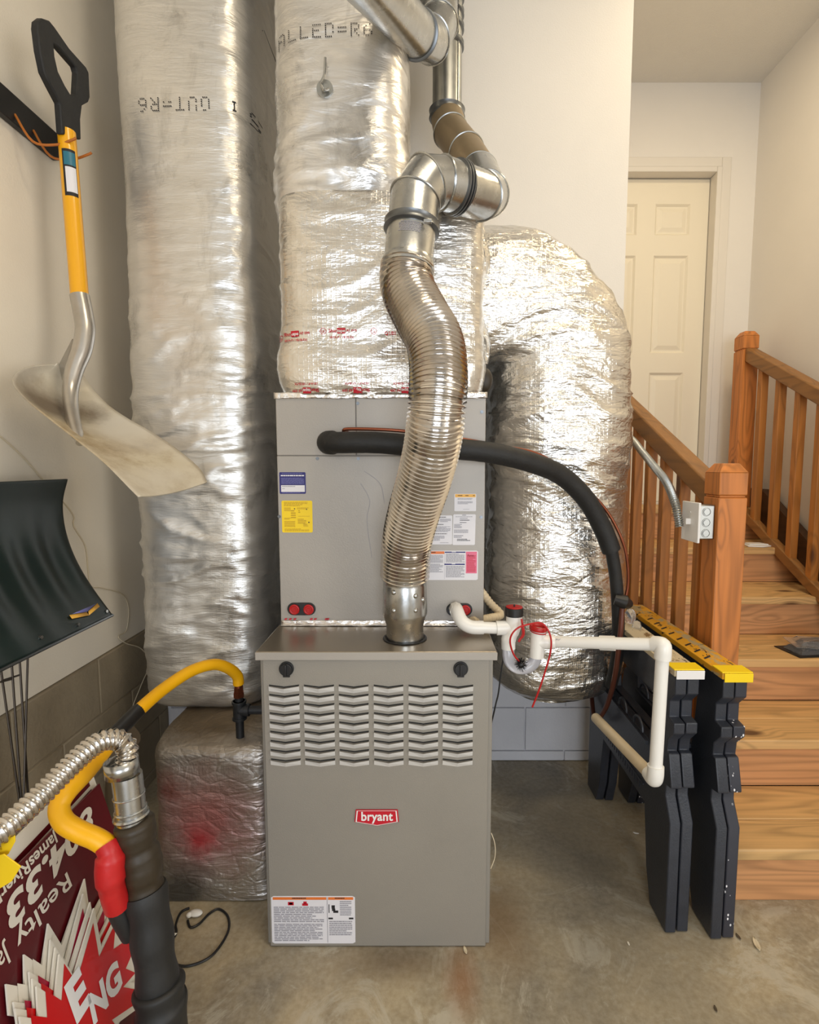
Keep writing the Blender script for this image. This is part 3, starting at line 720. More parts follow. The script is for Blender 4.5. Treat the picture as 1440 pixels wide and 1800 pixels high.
# front door with louvres
m = MB(); DXa, DXb, DZa, DZb = FX0 + .010, FX1 - .012, .003, FZ - .006; Yf = FY0
cols = []; 
for c0, c1 in ((474, 528), (535, 589), (596, 649), (657, 710), (718, 771), (778, 832)): cols.append((W(c0, 1260, Yf).x, W(c1, 1260, Yf).x))
rz0 = [W(600, 1204 + 16.2 * k, Yf).z for k in range(10)]
hy = W(600, 1204 + 16.2 * .66, Yf).z - rz0[0]
m.box(DXa, DXb, Yf, Yf + .0115, DZa, DZb)
door = obj('front_door', m, 'cab', fu, bevel=.002)
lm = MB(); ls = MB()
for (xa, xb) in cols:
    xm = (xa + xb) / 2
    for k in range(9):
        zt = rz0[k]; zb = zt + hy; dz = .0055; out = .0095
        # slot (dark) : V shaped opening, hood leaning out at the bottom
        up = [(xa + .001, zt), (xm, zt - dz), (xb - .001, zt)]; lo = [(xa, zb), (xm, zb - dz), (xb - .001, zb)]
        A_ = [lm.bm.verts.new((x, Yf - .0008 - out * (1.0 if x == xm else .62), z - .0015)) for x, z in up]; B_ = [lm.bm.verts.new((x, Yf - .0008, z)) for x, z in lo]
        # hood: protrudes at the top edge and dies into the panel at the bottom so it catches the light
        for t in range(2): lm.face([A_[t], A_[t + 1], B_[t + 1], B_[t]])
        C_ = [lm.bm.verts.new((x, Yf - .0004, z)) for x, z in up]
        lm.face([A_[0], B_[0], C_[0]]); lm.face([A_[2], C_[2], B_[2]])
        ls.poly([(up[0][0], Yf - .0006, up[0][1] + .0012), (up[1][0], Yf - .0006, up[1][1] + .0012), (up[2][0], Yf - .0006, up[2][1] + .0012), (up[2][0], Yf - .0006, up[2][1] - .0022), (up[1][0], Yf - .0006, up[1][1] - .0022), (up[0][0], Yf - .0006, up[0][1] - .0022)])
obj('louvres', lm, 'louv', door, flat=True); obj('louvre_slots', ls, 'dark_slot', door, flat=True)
for px in (504, 810):
    c = W(px, 1175, Yf); m = MB()
    m.cyl(c + V((0, .001, 0)), c + V((0, -.006, 0)), .0195, 28); m.cyl(c + V((0, -.006, 0)), c + V((0, -.012, 0)), .016, 28); m.box(c.x - .003, c.x + .003, c.y - .018, c.y - .011, c.z - .015, c.z + .015)
    m.box(c.x - .009, c.x + .009, c.y - .006, c.y, c.z - .0225, c.z - .016); obj('knob', m, 'black', fu, bevel=.001)
# badge
m = MB(); bp = [W(x, y, Yf - .001) for x, y in ((627, 1423), (698, 1423), (700, 1443), (663, 1449.5), (625, 1443))]
ctr = W(662, 1435, Yf - .001)
def grow(pts, k, dy=0): return [ctr + (q - ctr) * k + V((0, dy, 0)) for q in pts]
m.prism(grow(bp, 1.04), (0, -.004, 0), 0); m2 = MB()
bd = obj('badge', m, 'redp', fu, bevel=.0008)
a, b = grow(bp, .985, -.0045), grow(bp, .93, -.0045)
for i in range(5): m2.poly([a[i], a[(i + 1) % 5], b[(i + 1) % 5], b[i]])
wt = width('bryant', off=.025, spacing=1.05); o_ = W(635, 1440, Yf); o3 = W(691, 1440, Yf); s_ = (o3.x - o_.x) / wt
put_text(m2, 'bryant', lambda u, v: V((o_.x + u * s_, Yf - .0056, o_.z + v * s_ * 1.12)), off=.025, spacing=1.05); obj('badge_lettering', m2, 'white', bd, flat=True)

def label(parent, px0, py0, px1, py1, Y, base, blocks=(), texts=(), name='warning_label', lab=None, skew=0):
    """texts: (u0,v0,u1,v1,rows,mat) ragged printed lines; blocks: (u0,v0,u1,v1,mat); v runs down"""
    a = W(px0, py0, Y); b = W(px1, py1, Y); w_, h_ = b.x - a.x, b.z - a.z
    f = lambda u, v, d: V((a.x + u * w_ + skew * v * w_, Y - d, a.z + v * h_))
    m = MB(); r = .03
    m.prism([f(0, r, .0), f(r, 0, .0), f(1 - r, 0, .0), f(1, r, .0), f(1, 1 - r, .0), f(1 - r, 1, .0), f(r, 1, .0), f(0, 1 - r, .0)], (0, -.0007, 0)); 
    lo = obj(name, m, base, parent, flat=True, label=lab)
    mats = []; pr = MB()
    def mi(k):
        if k not in mats: mats.append(k)
        return mats.index(k)
    for (u0, v0, u1, v1, mk) in blocks: pr.poly([f(u0, v0, .0010), f(u1, v0, .0010), f(u1, v1, .0010), f(u0, v1, .0010)], mi(mk))
    for (u0, v0, u1, v1, rows, mk) in texts:
        for k in range(rows):
            va = v0 + (v1 - v0) * k / rows; vb = va + (v1 - v0) / rows * .5; u = u0; end = u1 - (u1 - u0) * (random.random() * .35 if random.random() < .4 else .02)
            while u < end:
                w2 = (u1 - u0) * random.uniform(.05, .16); e = min(u + w2, end)
                pr.poly([f(u, va, .0013), f(e, va, .0013), f(e, vb, .0013), f(u, vb, .0013)], mi(mk)); u = e + (u1 - u0) * .015
    if mats: obj('print', pr, mats, lo, flat=True)
    return lo, f
lo, f = label(fu, 476.5, 1575, 625, 1658, Yf, 'label', [(.02, .02, .66, .075, 'orange'), (.68, .02, .98, .075, 'orange'), (.665, .02, .672, .98, 'ink'), (.68, .45, .735, .485, 'inkd'), (.925, .45, .98, .485, 'inkd'),
    (.685, .17, .695, .35, 'inkd'), (.72, .19, .76, .26, 'inkd'), (.725, .26, .765, .31, 'inkd'), (.74, .30, .80, .35, 'inkd'), (.20, .12, .27, .19, 'redp'), (.215, .135, .255, .175, 'label'), (.37, .15, .44, .20, 'redp'), (.385, .11, .425, .16, 'redp')],
    [(.25, .030, .42, .07, 1, 'inkd'), (.76, .03, .88, .07, 1, 'inkd'), (.03, .22, .64, .56, 9, 'ink'), (.03, .58, .62, .96, 11, 'ink'), (.82, .10, .96, .42, 8, 'ink'), (.69, .52, .97, .84, 8, 'ink')], lab='white warning label with orange header')

# coil cabinet
CY0 = 1.585; CZ0, CZ1 = .852, 1.541
cc = thing('coil_cabinet', 'grey evaporator coil cabinet standing on top of the furnace', 'cabinet', (-.12, 1.83, CZ0))
m = MB(); m.box(FX0, FX1, CY0 + .008, FY1, CZ0, CZ1); obj('case', m, 'cab2', cc, bevel=.002)
zs_ = W(600, 801, CY0).z; xs_ = W(626, 750, CY0).x
for (a, b, c, d_) in ((FX0 + .001, xs_ - .001, zs_ + .001, CZ1 - .002), (xs_ + .001, FX1 - .001, zs_ + .001, CZ1 - .002), (FX0 + .001, FX1 - .001, CZ0 + .002, zs_ - .001)):
    m = MB(); m.box(a, b, CY0, CY0 + .008, c, d_); obj('access_panel', m, 'cab2', cc, bevel=.0015)
for (px, py) in ((558, 806), (630, 806), (847, 724), (846, 909), (491, 908), (629, 709)):
    c = W(px, py, CY0); m = MB(); m.cyl(c, c + V((0, -.003, 0)), .0036, 6); m.cyl(c, c + V((0, -.001, 0)), .005, 16); obj('screw', m, 'galv_dark', cc)
m = MB(); P = []
for i in range(60):
    x = FX0 - .003 + (FX1 - FX0 + .006) * i / 59; P.append([V((x, CY0 - .003 - .002 * noise.noise(V((x * 40, j * 2, 0))), CZ1 + .012 - j * .0045 + .002 * noise.noise(V((x * 18, 3, 0))))) for j in range(5)])
m.grid(P); obj('foil_tape', m, 'foil_tape', cc, solid=.001)
m = MB(); P = []
for i in range(70):
    x = FX0 + .002 + (FX1 - FX0 - .01) * i / 69; P.append([V((x, CY0 - .002 - (j > 2) * .004 * (j - 2) - .002 * abs(noise.noise(V((x * 40, j * 2, 1)))), CZ0 + .014 - min(j, 3) * .0042 + .0015 * noise.noise(V((x * 25, 7, 0))))) for j in range(6)])
m.grid(P); tb = obj('foil_tape', m, 'foil_tape', cc, solid=.001)
for px in (500, 508, 516, 545, 552, 571, 574): 
    m = MB(); q = W(px, 1090, CY0 - .0055); m.prism([q, q + V((.008, 0, .002)), q + V((.009, 0, .006)), q + V((.001, 0, .005))], (0, -.0006, 0)); obj('tape_print', m, 'redp', tb, flat=True)
def port(px0, px1, py, plugs):
    a = W(px0 + 12, py, CY0); b = W(px1 - 12, py, CY0); r = .0195; m = MB(); pts = []
    for k in range(13): t = math.pi / 2 + math.pi * k / 12; pts.append(a + V((math.cos(t) * r, 0, math.sin(t) * r)))
    for k in range(13): t = -math.pi / 2 + math.pi * k / 12; pts.append(b + V((math.cos(t) * r, 0, math.sin(t) * r)))
    m.prism(pts, (0, -.006, 0)); po = obj('drain_port', m, 'black', cc, bevel=.002)
    for q in plugs:
        c = W(q, py + 1, CY0 - .006); m = MB(); m.ring(c + V((0, -.004, 0)), (0, 1, 0), .0125, .0035, 28, 8); m.cyl(c, c + V((0, -.006, 0)), .0125, 24); m.cyl(c + V((0, -.006, 0)), c + V((0, -.0095, 0)), .006, 6); obj('plug', m, 'red', po)
port(505, 556, 1070, (518, 543)); port(784, 831, 1071, (818,))
label(cc, 491, 830, 538, 868, CY0, 'blue', [(.06, .60, .96, .91, 'label')], [(.1, .05, .9, .10, 1, 'bluel'), (.06, .13, .96, .24, 1, 'label'), (.07, .26, .95, .56, 6, 'bluel'), (.1, .64, .6, .70, 1, 'ink'), (.1, .75, .2, .80, 1, 'ink'), (.1, .93, .8, .98, 1, 'bluel')], name='sticker', lab='dark blue sticker with white box')
label(cc, 495, 880, 550, 936, CY0, 'yell', [(.40, .24, .44, .27, 'inkd'), (.86, .66, .90, .70, 'inkd'), (.80, .25, .83, .29, 'inkd')], [(.08, .04, .86, .19, 4, 'yelld'), (.08, .22, .3, .34, 3, 'yelld'), (.5, .22, .92, .28, 2, 'yelld'), (.3, .3, .46, .58, 4, 'yelld'), (.54, .30, .62, .4, 2, 'yelld'), (.54, .48, .92, .5, 1, 'yelld'), (.08, .54, .3, .60, 2, 'yelld'), (.08, .64, .44, .84, 5, 'yelld'), (.52, .57, .8, .74, 4, 'yelld'), (.7, .72, .86, .82, 3, 'yelld'), (.08, .88, .9, .97, 3, 'yelld')], name='sticker', lab='bright yellow instruction sticker')
label(cc, 799, 868, 837, 898.5, CY0, 'label', [(.03, .02, .97, .2, 'amber')], [(.15, .08, .45, .16, 1, 'inkd'), (.5, .08, .65, .16, 1, 'inkd'), (.85, .08, .93, .16, 1, 'inkd'), (.15, .26, .85, .36, 2, 'ink'), (.15, .44, .85, .62, 3, 'ink'), (.4, .88, .7, .92, 1, 'ink')], lab='small white label with amber header')
label(cc, 752, 906, 795, 957, CY0, 'label', [], [(.4, .05, .9, .09, 1, 'inkd'), (.5, .12, .95, .24, 3, 'ink'), (.3, .3, .8, .34, 1, 'inkd'), (.05, .38, .95, .58, 6, 'ink'), (.1, .62, .8, .66, 1, 'inkd'), (.05, .70, .7, .88, 5, 'ink'), (.5, .93, .9, .96, 1, 'ink')], name='rating_plate')
label(cc, 797, 904, 836, 958, CY0, 'label', [], [(.4, .02, .6, .05, 1, 'inkd'), (.1, .07, .95, .10, 1, 'ink'), (.3, .12, .7, .16, 1, 'ink'), (.3, .18, .8, .22, 1, 'inkd'), (.3, .26, .6, .29, 1, 'inkd'), (.05, .32, .4, .46, 4, 'ink'), (.05, .5, .7, .62, 3, 'ink'), (.05, .68, .5, .78, 2, 'ink'), (.2, .80, .85, .88, 2, 'inkd')], name='rating_plate', skew=-.03)
label(cc, 748, 968, 840, 1019.5, CY0, 'label', [(.02, .02, .36, .11, 'orange'), (.37, .03, .76, .07, 'blue'), (.36, .44, .75, .485, 'blue'), (.365, .03, .368, .97, 'ink'), (.77, .03, .98, .77, 'pink')], [(.06, .04, .25, .09, 1, 'inkd'), (.50, .03, .62, .07, 1, 'label'), (.50, .44, .6, .485, 1, 'label'), (.06, .15, .34, .42, 7, 'ink'), (.06, .45, .34, .75, 7, 'ink'), (.39, .10, .75, .41, 8, 'ink'), (.39, .52, .75, .92, 10, 'ink'), (.79, .16, .96, .74, 14, 'redp')], lab='long label with orange, blue and pink sections')
lpk, f = None, None
q0 = W(822, 978, CY0 - .0016); m = MB(); put_text(m, 'Puron', lambda u, v: V((q0.x + u * .0078, CY0 - .0018, q0.z + v * .0085)), off=.03); obj('label_lettering', m, 'magenta', cc, flat=True)
# scratches are left out; dribble marks on the panel
m = MB(); m.tube(smooth([W(634, 850, CY0 - .0004), W(650, 880, CY0 - .0004), W(645, 915, CY0 - .0004), W(654, 980, CY0 - .0004)], 6), .0007, 4)
m.tube(smooth([W(640, 828, CY0 - .0004), W(668, 850, CY0 - .0004), W(676, 885, CY0 - .0004)], 6), .0007, 4); obj('drip_marks', m, 'ink', cc)

# ------------------------------------------------------------------ vent connector
vc = thing('vent_connector', 'corrugated aluminium vent pipe snaking from the furnace top to steel elbows', 'vent pipe', (-.045, 1.462, FZ + .02))
bz = FZ + .0195; bxv = W(712, 1125, 1.462).x; ctrv = V((bxv, 1.462, bz))
m = MB(); m.ring(ctrv + V((0, 0, .0015)), Z_, .058, .0045, 40, 6, flat=.35); obj('gasket', m, 'black', vc)
m = MB(); prof = [(.0525, 0), (.0525, .045), (.0555, .048), (.0555, .053), (.0585, .056), (.0585, .060), (.062, .066), (.0635, .075), (.0625, .12), (.0615, .155), (.0600, .165), (.0650, .172), (.0650, .178), (.0630, .182), (.0600, .186)]
m.tube([ctrv + V((0, 0, h)) for _, h in prof], [r for r, _ in prof], 48)
col = obj('starter_collar', m, 'galv', vc, sharp=60)
for (ang, hh) in ((-60, .135), (-60, .095), (-118, .145), (-118, .095), (-35, .12), (-140, .17), (-90, .172), (-40, .172)):
    d_ = V((math.cos(R(ang)), math.sin(R(ang)), 0)); m = MB(); m.sphere(ctrv + d_ * .060 + V((0, 0, hh)), .0075 if hh < .16 else .005, (1, 1, 1), 12); obj('dimple', m, 'galv', col)
top = ctrv + V((0, 0, .182))
fp = [top, W(713, 985, 1.45), W(716, 950, 1.43), W(728, 900, 1.385), W(745, 845, 1.335), W(760, 783, 1.285), W(768, 717, 1.25), W(771, 650, 1.27), W(764, 600, 1.30), W(743, 560, 1.338), W(722, 520, 1.370), W(715, 495, 1.384), W(717, 468, 1.392)]
corr = corrug(fp, .0648, .0046, .0112, 56, 6); fl = obj('flexible_liner', corr, 'alu', vc, sharp=85)
c0 = W(717, 470, 1.392); c1 = W(724, 402, 1.405); ax_ = (c1 - c0).normalized()
m = MB(); prof = [(.0665, -.006), (.0675, .008), (.0645, .016), (.0625, .022), (.0625, .085), (.0625, .115)]
m.tube([c0 + ax_ * h for _, h in prof], [r for r, _ in prof], 48); lc = obj('collar', m, 'galv', vc, sharp=60)
m = MB(); 
for (k, u) in ((0, 5), (1, 0), (2, 3)):
    pass
up_ = ax_; sd = V((1, 0, 0)); sd = (sd - up_ * sd.dot(up_)).normalized(); fr = sd.cross(up_)
if fr.y > 0: fr = -fr
def oncol(u, v, off=.0006):  # u: metres round the collar, v: metres up
    a = u / .0625; return c0 + up_ * v + (sd * math.sin(a) + fr * math.cos(a)) * (.0625 + off)
for k in range(7):
    u = -.030 + random.random() * .006; v = .082 - k * .0036
    while u < .022 + random.random() * .006:
        e = u + random.uniform(.003, .008); m.poly([oncol(u, v), oncol(e, v), oncol(e, v + .002), oncol(u, v + .002)]); u = e + .0014
obj('stamped_print', m, 'ink', lc, flat=True)
# clamp band
m = MB(); cb = c1 + ax_ * .002; m.tube([cb - ax_ * .012, cb - ax_ * .009, cb - ax_ * .003, cb + ax_ * .003, cb + ax_ * .009, cb + ax_ * .012], [.064, .0715, .069, .069, .0715, .064], 48)
cl = obj('clamp_band', m, 'galv_dark', vc, sharp=30)
bk = W(752, 388, 1.335); m = MB(); m.box(bk.x - .010, bk.x + .010, bk.y - .002, bk.y + .010, bk.z - .004, bk.z + .004); obj('clamp_buckle', m, 'galv', cl, bevel=.001)
def gores(mb, pts, r, bead=True, mi=0, bmi=0, seg=48, br=.0022):
    """straight sheet-metal gores with mitred seams"""
    pts = [V(p) for p in pts]; n = len(pts); u = None; prevr = None
    for i in range(n - 1):
        t = (pts[i + 1] - pts[i]).normalized()
        u = (u - t * u.dot(t)).normalized() if u else t.orthogonal().normalized(); w_ = t.cross(u)
        def cut(p, nrm):
            out = []
            for k in range(seg):
                d_ = (u * math.cos(2 * math.pi * k / seg) + w_ * math.sin(2 * math.pi * k / seg)) * r
                s = -(d_.dot(nrm)) / t.dot(nrm); out.append(p + d_ + t * s)
            return out
        na = t if i == 0 else (t + (pts[i] - pts[i - 1]).normalized()).normalized()
        nb = t if i == n - 2 else (t + (pts[i + 2] - pts[i + 1]).normalized()).normalized()
        A_, B_ = cut(pts[i], na), cut(pts[i + 1], nb)
        va = [mb.bm.verts.new(p) for p in A_]; vb = [mb.bm.verts.new(p) for p in B_]
        for k in range(seg): mb.face([va[k], va[(k + 1) % seg], vb[(k + 1) % seg], vb[k]], mi)
        if i == n - 2: mb.face(vb, mi)
        if i == 0: mb.face(va[::-1], mi)
        if bead and i < n - 2:
            mb.tube([p + (p - pts[i + 1]).normalized() * .001 for p in B_], br, 6, bmi, closed=True)
    return mb
e0 = c1 + ax_ * .004
E1 = [e0, W(730, 350, 1.425), W(750, 321, 1.45), W(777, 322, 1.475), W(803, 330, 1.50)]
obj('elbow', gores(MB(), E1, .0635, br=.0028), 'galv', vc, sharp=30)
dz_ = (W(840, 342, 1.545) - W(803, 330, 1.50)).normalized(); cm_ = W(803, 330, 1.50)
m = MB()
for k, rr1 in ((-.008, .069), (0.0, .070), (.009, .069)): m.tube([cm_ + dz_ * (k - .0035), cm_ + dz_ * (k - .001), cm_ + dz_ * (k + .002), cm_ + dz_ * (k + .0045)], [.064, rr1, rr1, .064], 48)
obj('joint_ring', m, 'galv_dark', vc, sharp=30)
E2 = [cm_ + dz_ * .008, W(845, 344, 1.57), W(856, 342, 1.66), W(842, 305, 1.80), W(820, 268, 1.92), W(792, 232, 2.03), W(786, 205, 2.07)]
mb = gores(MB(), E2[:4], .0630, br=.0026); obj('rear_elbow', mb, 'galv', vc, sharp=30)
for (c_, w0) in ((W(775, 324, 1.475), W(776, 326, 1.40)), (W(840, 325, 1.545), W(842, 318, 1.47)), (W(850, 343, 1.56), W(855, 344, 1.49)), (W(747, 366, 1.44), W(748, 366, 1.36))):
    d_ = (w0 - c_).normalized(); m = MB(); m.sphere(c_ + d_ * .0600, .006, (1, 1, 1), 10); obj('dimple', m, 'galv_dull', vc)
mb = gores(MB(), E2[2:], .0600, br=.0032, mi=0, bmi=1); obj('offset_elbow', mb, ['tan', 'galv_dull'], vc, sharp=30)
vb_ = thing('vertical_vent_pipe', 'slim grey galvanized vent pipe rising straight up the white wall', 'vent pipe', E2[-1])
p_ = E2[-1]; xv = p_.x
m = MB(); m.tube([p_ + V((0, 0, -.012)), p_ + V((0, 0, -.006)), p_ + V((0, 0, .004)), p_ + V((0, 0, .012)), p_ + V((0, 0, .020)), p_ + V((0, 0, .024))], [.062, .0665, .0640, .0640, .0665, .058], 40); obj('joint_ring', m, 'galv_dark', vb_, sharp=30)
m = MB(); m.cyl(p_ + V((0, 0, .024)), V((xv, p_.y, ZC - .002)), .0535, 40); m.tube([V((xv + .038, p_.y - .040, p_.z + .03)), V((xv + .038, p_.y - .040, ZC - .01))], .0016, 6); pb = obj('pipe', m, 'galv_dull', vb_, sharp=30)
for (px, py) in ((790, 62), (795, 30), (797, 4), (797, -25)):
    m = MB(); z_ = W(px, py, p_.y - .05).z; m.tube([V((xv, p_.y, z_ + k)) for k in (-.012, -.008, 0, .008, .012)], [.054, .0605, .058, .0605, .054], 40); obj('joint_ring', m, 'galv_dark', vb_, sharp=30)
# water heater flue crossing at the top
vd = thing('flue_pipe', 'bright galvanized flue pipe slanting in from the top, hung in a brown strap', 'vent pipe', W(700, 40, 1.6))
fl_ = [W(560, -130, 1.17), W(735, 62, 1.72), W(757, 70, 1.80), W(772, 40, 1.88), W(772, -8, 1.90), V((W(772, -8, 1.90).x, 1.90, ZC - .003))]
obj('pipe', gores(MB(), fl_[:2], .0600), 'galv', vd, sharp=30)
obj('elbow', gores(MB(), fl_[1:5], .0610, br=.0028), 'galv', vd, sharp=30)
obj('riser_pipe', gores(MB(), fl_[4:], .0560), 'galv_dull', vd, sharp=30)
t_ = (fl_[1] - fl_[0]).normalized(); m = MB(); m.tube([fl_[1] - t_ * q for q in (.014, .011, .003, -.004)], [.061, .067, .0655, .061], 40); obj('joint_ring', m, 'galv_dark', vd, sharp=30); m = MB(); m.tube([fl_[4] + V((0, 0, q)) for q in (-.02, -.016, -.006, .002, .008)], [.058, .065, .062, .065, .057], 40); obj('joint_ring', m, 'galv_dark', vd, sharp=30)
hc = W(668, -12, 1.50); m = MB(); m.ring(hc, (t_ + V((0, -.9, -.1))).normalized(), .083, .0045, 56, 8, flat=2.3); m.box(hc.x - .012, hc.x + .012, hc.y - .002, hc.y + .002, hc.z + .083, ZC - .002)
obj('hanger_strap', m, 'brown', vd, label='brown painted hanger ring')

# ------------------------------------------------------------------ refrigerant line set
ls_ = thing('refrigerant_line_set', 'thick black foam-insulated refrigerant pipe with copper line, curving off to the right', 'pipe', W(578, 778, 1.55))
P = [W(578, 778, 1.584), W(580, 778, 1.53), W(600, 778, 1.50), W(660, 778, 1.492), W(720, 783, 1.495), W(800, 789, 1.51), W(870, 797, 1.53), W(940, 815, 1.58), W(990, 838, 1.63), W(1032, 880, 1.665), W(1060, 930, 1.685), W(1075, 968, 1.69)]
sm = smooth(P, 8); n = len(sm); rad = [.0300 + .0008 * noise.noise(V((i * .7, 0, 0))) + (.004 if i < 12 else 0) for i in range(n)]
obj('foam_insulation', MB().tube(sm, rad, 24), 'blackr', ls_, sharp=70)
P = [W(1074, 962, 1.69), W(1082, 1010, 1.70), W(1086, 1060, 1.71), W(1087, 1110, 1.72), W(1084, 1160, 1.74), W(1074, 1205, 1.77)]
obj('lower_insulation', MB().tube(smooth(P, 6), .0205, 20), 'blackr', ls_, sharp=70)
P = [W(610, 758, 1.584), W(604, 757, 1.53), W(618, 754, 1.515), W(700, 757, 1.505), W(800, 770, 1.515), W(880, 784, 1.54), W(950, 800, 1.59), W(1010, 842, 1.64), W(1062, 892, 1.67), W(1092, 945, 1.68), W(1103, 990, 1.69), W(1103, 1035, 1.70), W(1092, 1072, 1.70)]
obj('copper_line', MB().tube(smooth(P, 8), .0050, 10), 'copper', ls_)
P = [W(1094, 1068, 1.69), W(1091, 1110, 1.68), W(1084, 1170, 1.70), W(1075, 1215, 1.76), W(1062, 1250, 1.84), W(1045, 1262, 1.95), V((.70, 2.13, .46)), V((.70, 2.285, .46))]
obj('jacketed_line', MB().tube(smooth(P, 8), .0085, 10), 'copperd', ls_)
m = MB(); q = W(1096, 1060, 1.675); m.tube([q + V((-.028, 0, .012)), q + V((0, -.01, .006)), q + V((.02, 0, -.004))], [.018, .023, .014], 12); obj('tape_wrap', m, 'black', ls_)

# ------------------------------------------------------------------ PVC drain
dp = thing('condensate_drain', 'white PVC drain pipe with clear trap, running right to the sawhorses', 'pipe', W(800, 1072, 1.55))
rp = .0167
P = [W(803, 1071, 1.578), W(804, 1075, 1.53), W(812, 1092, 1.497), W(828, 1102, 1.485), W(850, 1103, 1.483)]
obj('elbow', MB().tube(smooth(P, 6), .0195, 24), 'pvc', dp); m = MB(); m.cyl(W(801, 1069, 1.577), W(803, 1076, 1.53), .0205, 8); obj('adapter', m, 'pvc', dp)
m = MB(); a = W(845, 1103, 1.483); b = W(876, 1104, 1.483); m.cyl(a, b, rp, 24); obj('pipe', m, 'pvc', dp)
tee = W(902, 1103, 1.483); tx = tee.x
m = MB(); m.cyl(W(873, 1104, 1.483), tee, .0205, 24); zt_ = W(903, 1082, 1.483).z; zb_ = W(893, 1140, 1.483).z
leg = V((W(894, 1120, 1.483).x, 1.483, 0))
m.tube(smooth([V((W(904, 1080, 1.483).x, 1.483, zt_ + .004)), V((W(903, 1097, 1.483).x, 1.483, W(903, 1097, 1.483).z)), V((W(898, 1112, 1.483).x, 1.483, W(898, 1112, 1.483).z)), V((leg.x, 1.483, W(0, 1125, 1.483).z)), V((leg.x, 1.483, zb_))], 5), [.0225] * 11 + [.0210] * 5 + [.0200] * 5, 24)
obj('cleanout_tee', m, 'pvc', dp)
m = MB(); c = V((W(904, 1080, 1.483).x, 1.483, zt_)); m.cyl(c + V((0, 0, 0)), c + V((0, 0, .024)), .0262, 28); m.cyl(c + V((0, 0, .024)), c + V((0, 0, .0265)), .024, 28, 1); m.cyl(c + V((0, 0, .026)), c + V((0, 0, .032)), .003, 8); obj('cleanout_cap', m, ['black', 'red'], dp, bevel=.001)
rgt = V((W(944, 1140, 1.47).x, 1.47, 0)); zu = W(0, 1152, 1.48).z; hr = (rgt.x - leg.x) / 2
P = [V((leg.x, 1.483, zb_))] + [V((leg.x + hr - hr * math.cos(t), 1.478, zu - hr * .95 * math.sin(t))) for t in [math.pi * k / 14 for k in range(15)]] + [V((rgt.x, 1.47, W(0, 1140, 1.47).z))]
m = MB(); m.tube(P, .0172, 24, caps=False); obj('clear_trap', m, 'trap', dp, sharp=80)
m = MB(); zr = W(0, 1155, 1.47).z; zr2 = W(0, 1106, 1.47).z; m.cyl(V((rgt.x, 1.47, zr)), V((rgt.x + .003, 1.47, zr2)), .0205, 24); zh = W(0, 1128, 1.47).z
hzp = V((rgt.x + .002, 1.47, zh)); m.cyl(hzp, W(975, 1128, 1.462), .0205, 24); obj('vent_tee', m, 'pvc', dp)
m = MB(); ct = V((rgt.x + .003, 1.47, zr2)); m.ring(ct + V((0, 0, .003)), (.1, 0, 1), .0215, .0045, 30, 8, flat=1.6); m.ring(ct + V((0, 0, -.008)), (.15, 0, 1), .0215, .0018, 30, 6); obj('red_collar', m, 'red', dp)
hz = [W(972, 1128, 1.462), W(1057, 1130, 1.40), W(1078, 1130, 1.385), W(1158, 1133, 1.315)]
m = MB(); m.cyl(hz[0], hz[3], rp * .97, 24); obj('pipe', m, 'pvc', dp); m = MB(); m.cyl(W(1055, 1130, 1.402), W(1081, 1131, 1.382), .0198, 24); obj('coupling', m, 'pvc', dp)
P = [W(1150, 1132, 1.323), W(1164, 1134, 1.305), W(1166, 1142, 1.300), W(1165, 1158, 1.30)]
m = MB(); m.tube(smooth(P, 5), .0205, 24); obj('elbow', m, 'pvc', dp)
lowp = V((W(1152, 1368, 1.30).x, 1.30, W(1152, 1368, 1.30).z)); 
m = MB(); m.cyl(W(1165, 1150, 1.30), lowp + V((0, 0, .02)), rp * .97, 24); obj('pipe', m, 'pvc', dp)
m = MB(); m.tube(smooth([lowp + V((0, 0, .034)), lowp + V((0, 0, .01)), lowp + V((0, .008, -.006)), lowp + V((0, .034, -.006))], 5), .0205, 24); obj('elbow', m, 'pvc', dp)
m = MB(); m.cyl(lowp + V((0, .02, -.006)), V((.592, 1.72, .487)), rp * .97, 24); obj('pipe', m, 'pvcd', dp, label='dingy beige pipe run')
def pr_line(a, b, s, sz_, off=.0172, up=.75):
    mb = MB(); d_ = (b - a).normalized(); side = V((0, -1, 0)); side = (side - d_ * side.dot(d_)).normalized(); u2 = d_.cross(side); u2 = -u2 if u2.z < 0 else u2
    def fn(u, v):
        an = up * 1.0 + (v - .5) * sz_ / off; return a + d_ * (u * sz_) + (side * math.cos(an) + u2 * math.sin(an)) * (off + .0006)
    put_text(mb, s, fn, off=.01); return mb
obj('pipe_print', pr_line(W(980, 1128, 1.456), W(1050, 1130, 1.405), 'PVC SCH 40 NSF-PW', .0085), 'ink', dp, flat=True)
# loose red cleaning brush
br = thing('cleaning_brush', 'red wire-handled bristle brush looped around the drain trap', 'brush', W(915, 1168, 1.44))
P = [W(913, 1163, 1.445), W(903, 1150, 1.44), W(897, 1130, 1.435), W(900, 1115, 1.43), W(912, 1103, 1.43), W(932, 1097, 1.44), W(950, 1095, 1.44), W(962, 1105, 1.435), W(969, 1125, 1.43), W(967, 1150, 1.43), W(957, 1185, 1.43), W(947, 1215, 1.43), W(936, 1243, 1.43)]
obj('wire_handle', MB().tube(smooth(P, 6), .0026, 8), 'red', br)
m = MB(); ce = W(916, 1168, 1.445)
for k in range(170):
    d_ = V((random.gauss(0, 1), random.gauss(0, 1), random.gauss(0, 1))).normalized(); m.tube([ce, ce + d_ * random.uniform(.014, .022)], [.0009, .0005], 3)
m.sphere(ce, .010, seg=12); obj('bristles', m, 'black', br)
